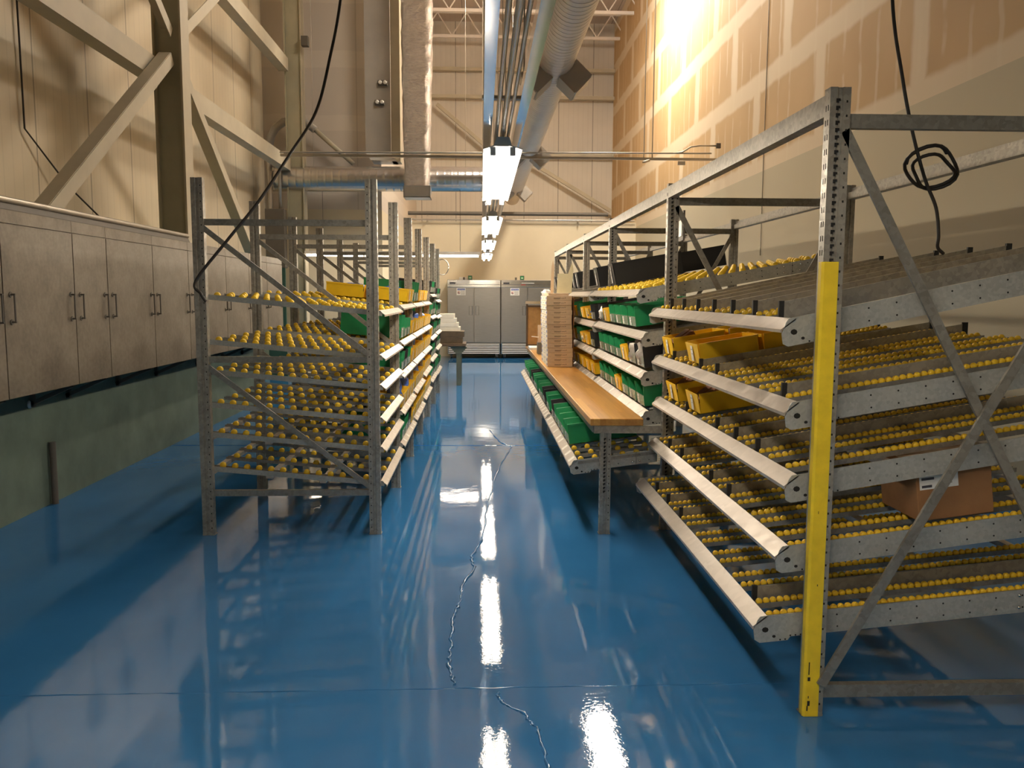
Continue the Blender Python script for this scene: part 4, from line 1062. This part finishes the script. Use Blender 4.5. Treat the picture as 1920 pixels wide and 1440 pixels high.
girt(3.6, 9.70, 3.98, 'pale channel girt left of the cabinet column')
girt(10.0, 16.08, 3.93, 'pale channel girt between the two far columns, lower one')
girt(10.0, 16.08, 5.75, 'pale channel girt between the two far columns, upper one')
girt(3.6, 9.70, 5.75, 'pale channel girt high left of the cabinet column')
o = MB().prism([(-3.42, 2.062), (-3.30, 2.062), (-3.30, 2.19), (-3.33, 2.25), (-3.42, 2.25)], 'y', 2.0, 9.6, 'box_dark').cyl((-3.325, 2.0, 2.26), (-3.325, 9.6, 2.26), 0.022, 'conduit', 10).build('cable_tray'); tag(o, 'shiny metal cable tray on the ledge above the cabinets', 'tray')
o = MB().tube([(-4.27, 8.05, 9.5), (-4.27, 8.09, 3.14), (-4.2, 8.73, 2.69), (-4.1, 9.34, 2.36), (-4.0, 9.6, 2.07)], 0.009, 'cord', 6).build('guy_cable'); tag(o, 'thin cable down the panel wall and slanting to the ledge', 'cable')

# sheet metal cabinets
cb = [2.6, 3.45, 4.3, 5.14, 6.03, 6.56, 7.46, 8.35, 9.56, 10.5, 11.37, 12.23]
for k in range(len(cb) - 1):
    a, b2 = cb[k], cb[k + 1]
    c = thing('wall_cabinet', f'dull sheet metal wall cabinet with twin handles, {ORD[k]} along the left wall', 'cabinet', (-3.1, (a + b2) / 2, 0.955))
    MB().box(-3.298, -2.915, a + 0.002, b2 - 0.002, 0.955, 2.05, 'cab').box(-3.298, -2.90, a + 0.002, b2 - 0.002, 2.035, 2.115, 'cab').build('body', c)
    d = MB().box(-2.913, -2.898, a + 0.006, b2 - 0.006, 0.958, 2.028, 'cab').build('door', c)
    for yy in (a + 0.075, b2 - 0.06):
        mb = MB().cyl((-2.872, yy, 1.43), (-2.872, yy, 1.60), 0.006, 'box_dark', 8)
        for zz_ in (1.43, 1.60): mb.cyl((-2.898, yy, zz_), (-2.866, yy, zz_), 0.006, 'box_dark', 8); mb.cyl((-2.897, yy, zz_), (-2.893, yy, zz_), 0.018, 'box_dark', 8)
        mb.build('handle', d)
    MB().bar((-3.296, a + 0.08, 0.80), (-2.98, a + 0.08, 0.945), 0.03, 0.03, 'box_dark').bar((-3.28, a + 0.08, 0.78), (-3.28, a + 0.08, 0.954), 0.03, 0.03, 'box_dark', (0, 1, 0)).build('bracket', c)
o = MB().cyl((-3.27, 6.33, 0.0), (-3.27, 6.33, 0.48), 0.025, 'box_dark', 10).build('floor_pipe'); tag(o, 'short dark pipe stub rising at the low green wall', 'pipe')
o = MB().lathe([(0, 0.03), (0.008, 0.03), (0.014, 0.02)], (-3.3, 6.1, 0.80), 'x', 'white', 14).build('wall_plug'); tag(o, 'small white round cap on the low green wall', 'cap')
# enclosure and pipes near the far column
el = thing('electrical_enclosure', 'dark grey electrical box beside the far left column', 'enclosure', (-3.86, 15.9, 2.6))
MB().bbox(-4.05, -3.69, 15.85, 16.05, 2.1, 3.2, 'box_dark', 0.01).build('case', el)
MB().tube([(-3.78, 15.95, 3.2), (-3.78, 15.95, 4.0), (-3.74, 15.95, 4.15), (-3.6, 15.95, 4.2)], 0.03, 'conduit', 8).build('conduit', el)
MB().cyl((-3.97, 15.95, 3.2), (-3.97, 15.95, 4.15), 0.05, 'conduit', 10).build('riser', el)
MB().box(-4.04, -3.70, 15.86, 15.90, 0.02, 2.1, 'teal').build('stand', el)
ap = thing('bent_pipe', 'grey bent pipe arching behind the far left column', 'pipe', (-3.6, 16.5, 4.7))
MB().tube([(-4.12, 16.55, 4.35), (-4.08, 16.55, 4.62), (-3.98, 16.55, 4.80), (-3.82, 16.55, 4.92), (-3.6, 16.55, 4.96), (-3.38, 16.55, 4.90), (-3.22, 16.55, 4.78)], 0.075, 'duct_grey', 12).build('pipe', ap)
MB().tube([(-3.22, 16.6, 4.78), (-2.9, 16.6, 4.50), (-2.5, 16.6, 4.15)], 0.045, 'paint_pale', 10).build('branch', ap)
o = MB().bbox(-3.33, -3.20, 15.95, 16.08, 6.18, 6.36, 'box_dark', 0.008).build('junction_box'); tag(o, 'small dark box fixed high on the far left column', 'box')
# cables
def smooth_path(pts, n=8):
    out = []; P_ = [Vector(p) for p in pts]; P_ = [P_[0] * 2 - P_[1]] + P_ + [P_[-1] * 2 - P_[-2]]
    for i in range(1, len(P_) - 2):
        for k in range(n):
            t = k / n; a, b2, c, d = P_[i - 1:i + 3]
            out.append(0.5 * ((2 * b2) + (c - a) * t + (2 * a - 5 * b2 + 4 * c - d) * t * t + (3 * b2 - a - 3 * c + d) * t ** 3))
    out.append(P_[-2]); return out
o = MB().tube(smooth_path([(-1.77, 5.40, 1.56), (-1.80, 5.40, 1.61), (-1.83, 5.40, 1.69), (-1.63, 5.40, 1.94), (-1.42, 5.42, 2.20), (-1.24, 5.5, 2.50), (-1.12, 5.8, 2.84), (-1.03, 5.85, 3.20), (-0.95, 5.9, 3.65), (-0.85, 6.0, 4.6), (-0.75, 6.2, 7.0), (-0.7, 6.3, 9.8)]), 0.010, 'cord', 8).build('power_cord'); tag(o, 'dark drop cord slanting from ceiling to near left rack post', 'cord')
lp_ = []
for k in range(57):
    a = 2 * PI * k / 24 + 0.8; q = k / 57
    lp_.append((2.06 + (0.105 + 0.02 * math.sin(q * 9)) * math.cos(a), 3.78 + 0.02 * math.sin(3 * a), 2.19 + (0.085 + 0.02 * math.cos(q * 7)) * math.sin(a)))
rp = thing('drop_cord', 'dark drop cord with a coiled loop hanging over the near shelf', 'cord', (2.0, 3.8, 1.8))
MB().tube(smooth_path([(1.72, 3.8, 9.8), (1.74, 3.8, 7.5), (1.77, 3.8, 5.2), (1.81, 3.8, 3.6), (1.845, 3.8, 2.95), (1.90, 3.78, 2.60), (1.96, 3.78, 2.36), (2.03, 3.78, 2.15), (2.09, 3.78, 2.02), (2.11, 3.78, 1.90), (2.115, 3.79, 1.84), (2.15, 3.80, 1.81)]), 0.008, 'cord', 8).build('cable', rp)
MB().tube(lp_, 0.008, 'cord', 8).build('coil', rp)
o = MB().tube([(-0.63 + 0.1 * math.cos(2 * PI * k / 24), 13.60 + 0.02 * math.sin(k), 2.06 + 0.125 * math.sin(2 * PI * k / 24)) for k in range(25)], 0.008, 'conduit', 8).build('cable_coil'); tag(o, 'round coil of cable hung on the last left rack post', 'cable')
o = MB().cyl((4.042, 11.94, 2.2), (4.042, 11.94, 9.8), 0.006, 'conduit', 6).build('wall_seam'); tag(o, 'thin vertical rod standing in for a seam in the tan drywall', 'cable')  # no real cable: thin rod added to draw the vertical wall seam
# small dark framed sign on the second right frame
sg = thing('wall_sign', 'dark framed small sign hanging on the back of the right rack', 'sign', (1.45, 5.75, 2.1))
MB().bar((1.385, 5.66, 2.09), (1.415, 6.0, 2.09), 0.012, 0.20, 'box_dark').build('sign_frame', sg)
MB().bar((1.377, 5.69, 2.075), (1.404, 5.97, 2.075), 0.004, 0.11, 'white').build('sign_face', sg)

# ------------------------------------------------------------------ world, camera, view
w = bpy.data.worlds.new('world'); SC.world = w; w.use_nodes = True
w.node_tree.nodes['Background'].inputs[0].default_value = (0.9, 0.75, 0.55, 1)
w.node_tree.nodes['Background'].inputs[1].default_value = 0.05
cam = bpy.data.cameras.new('camera'); co = bpy.data.objects.new('camera', cam); COL.objects.link(co)
F = 1545.0
def nr(v): return v.normalized()
Yc = nr(Vector(((902 - 960) / F, -(553 - 720) / F, -1))); Zc = -nr(Vector(((897 - 960) / F, -(15003 - 720) / F, -1)))
Zc = nr(Zc - Yc * Zc.dot(Yc)); Xc = Yc.cross(Zc)
R_ = Matrix((Xc, Yc, Zc))
co.matrix_world = Matrix.Translation((0, 0, 1.61)) @ R_.to_4x4()
cam.sensor_width = 36; cam.sensor_fit = 'HORIZONTAL'; cam.lens = F / 1920 * 36
cam.clip_start = 0.05; cam.clip_end = 100
SC.camera = co
SC.view_settings.view_transform = 'Standard'; SC.view_settings.look = 'None'
SC.view_settings.exposure = 0.8; SC.view_settings.gamma = 1.0; SC.view_settings.use_curve_mapping = False
c_ = SC.cycles
c_.max_bounces = 7; c_.diffuse_bounces = 5; c_.glossy_bounces = 4; c_.transmission_bounces = 3; c_.transparent_max_bounces = 8
c_.caustics_reflective = False; c_.caustics_refractive = False
c_.sample_clamp_indirect = 6.0
c_.use_denoising = True
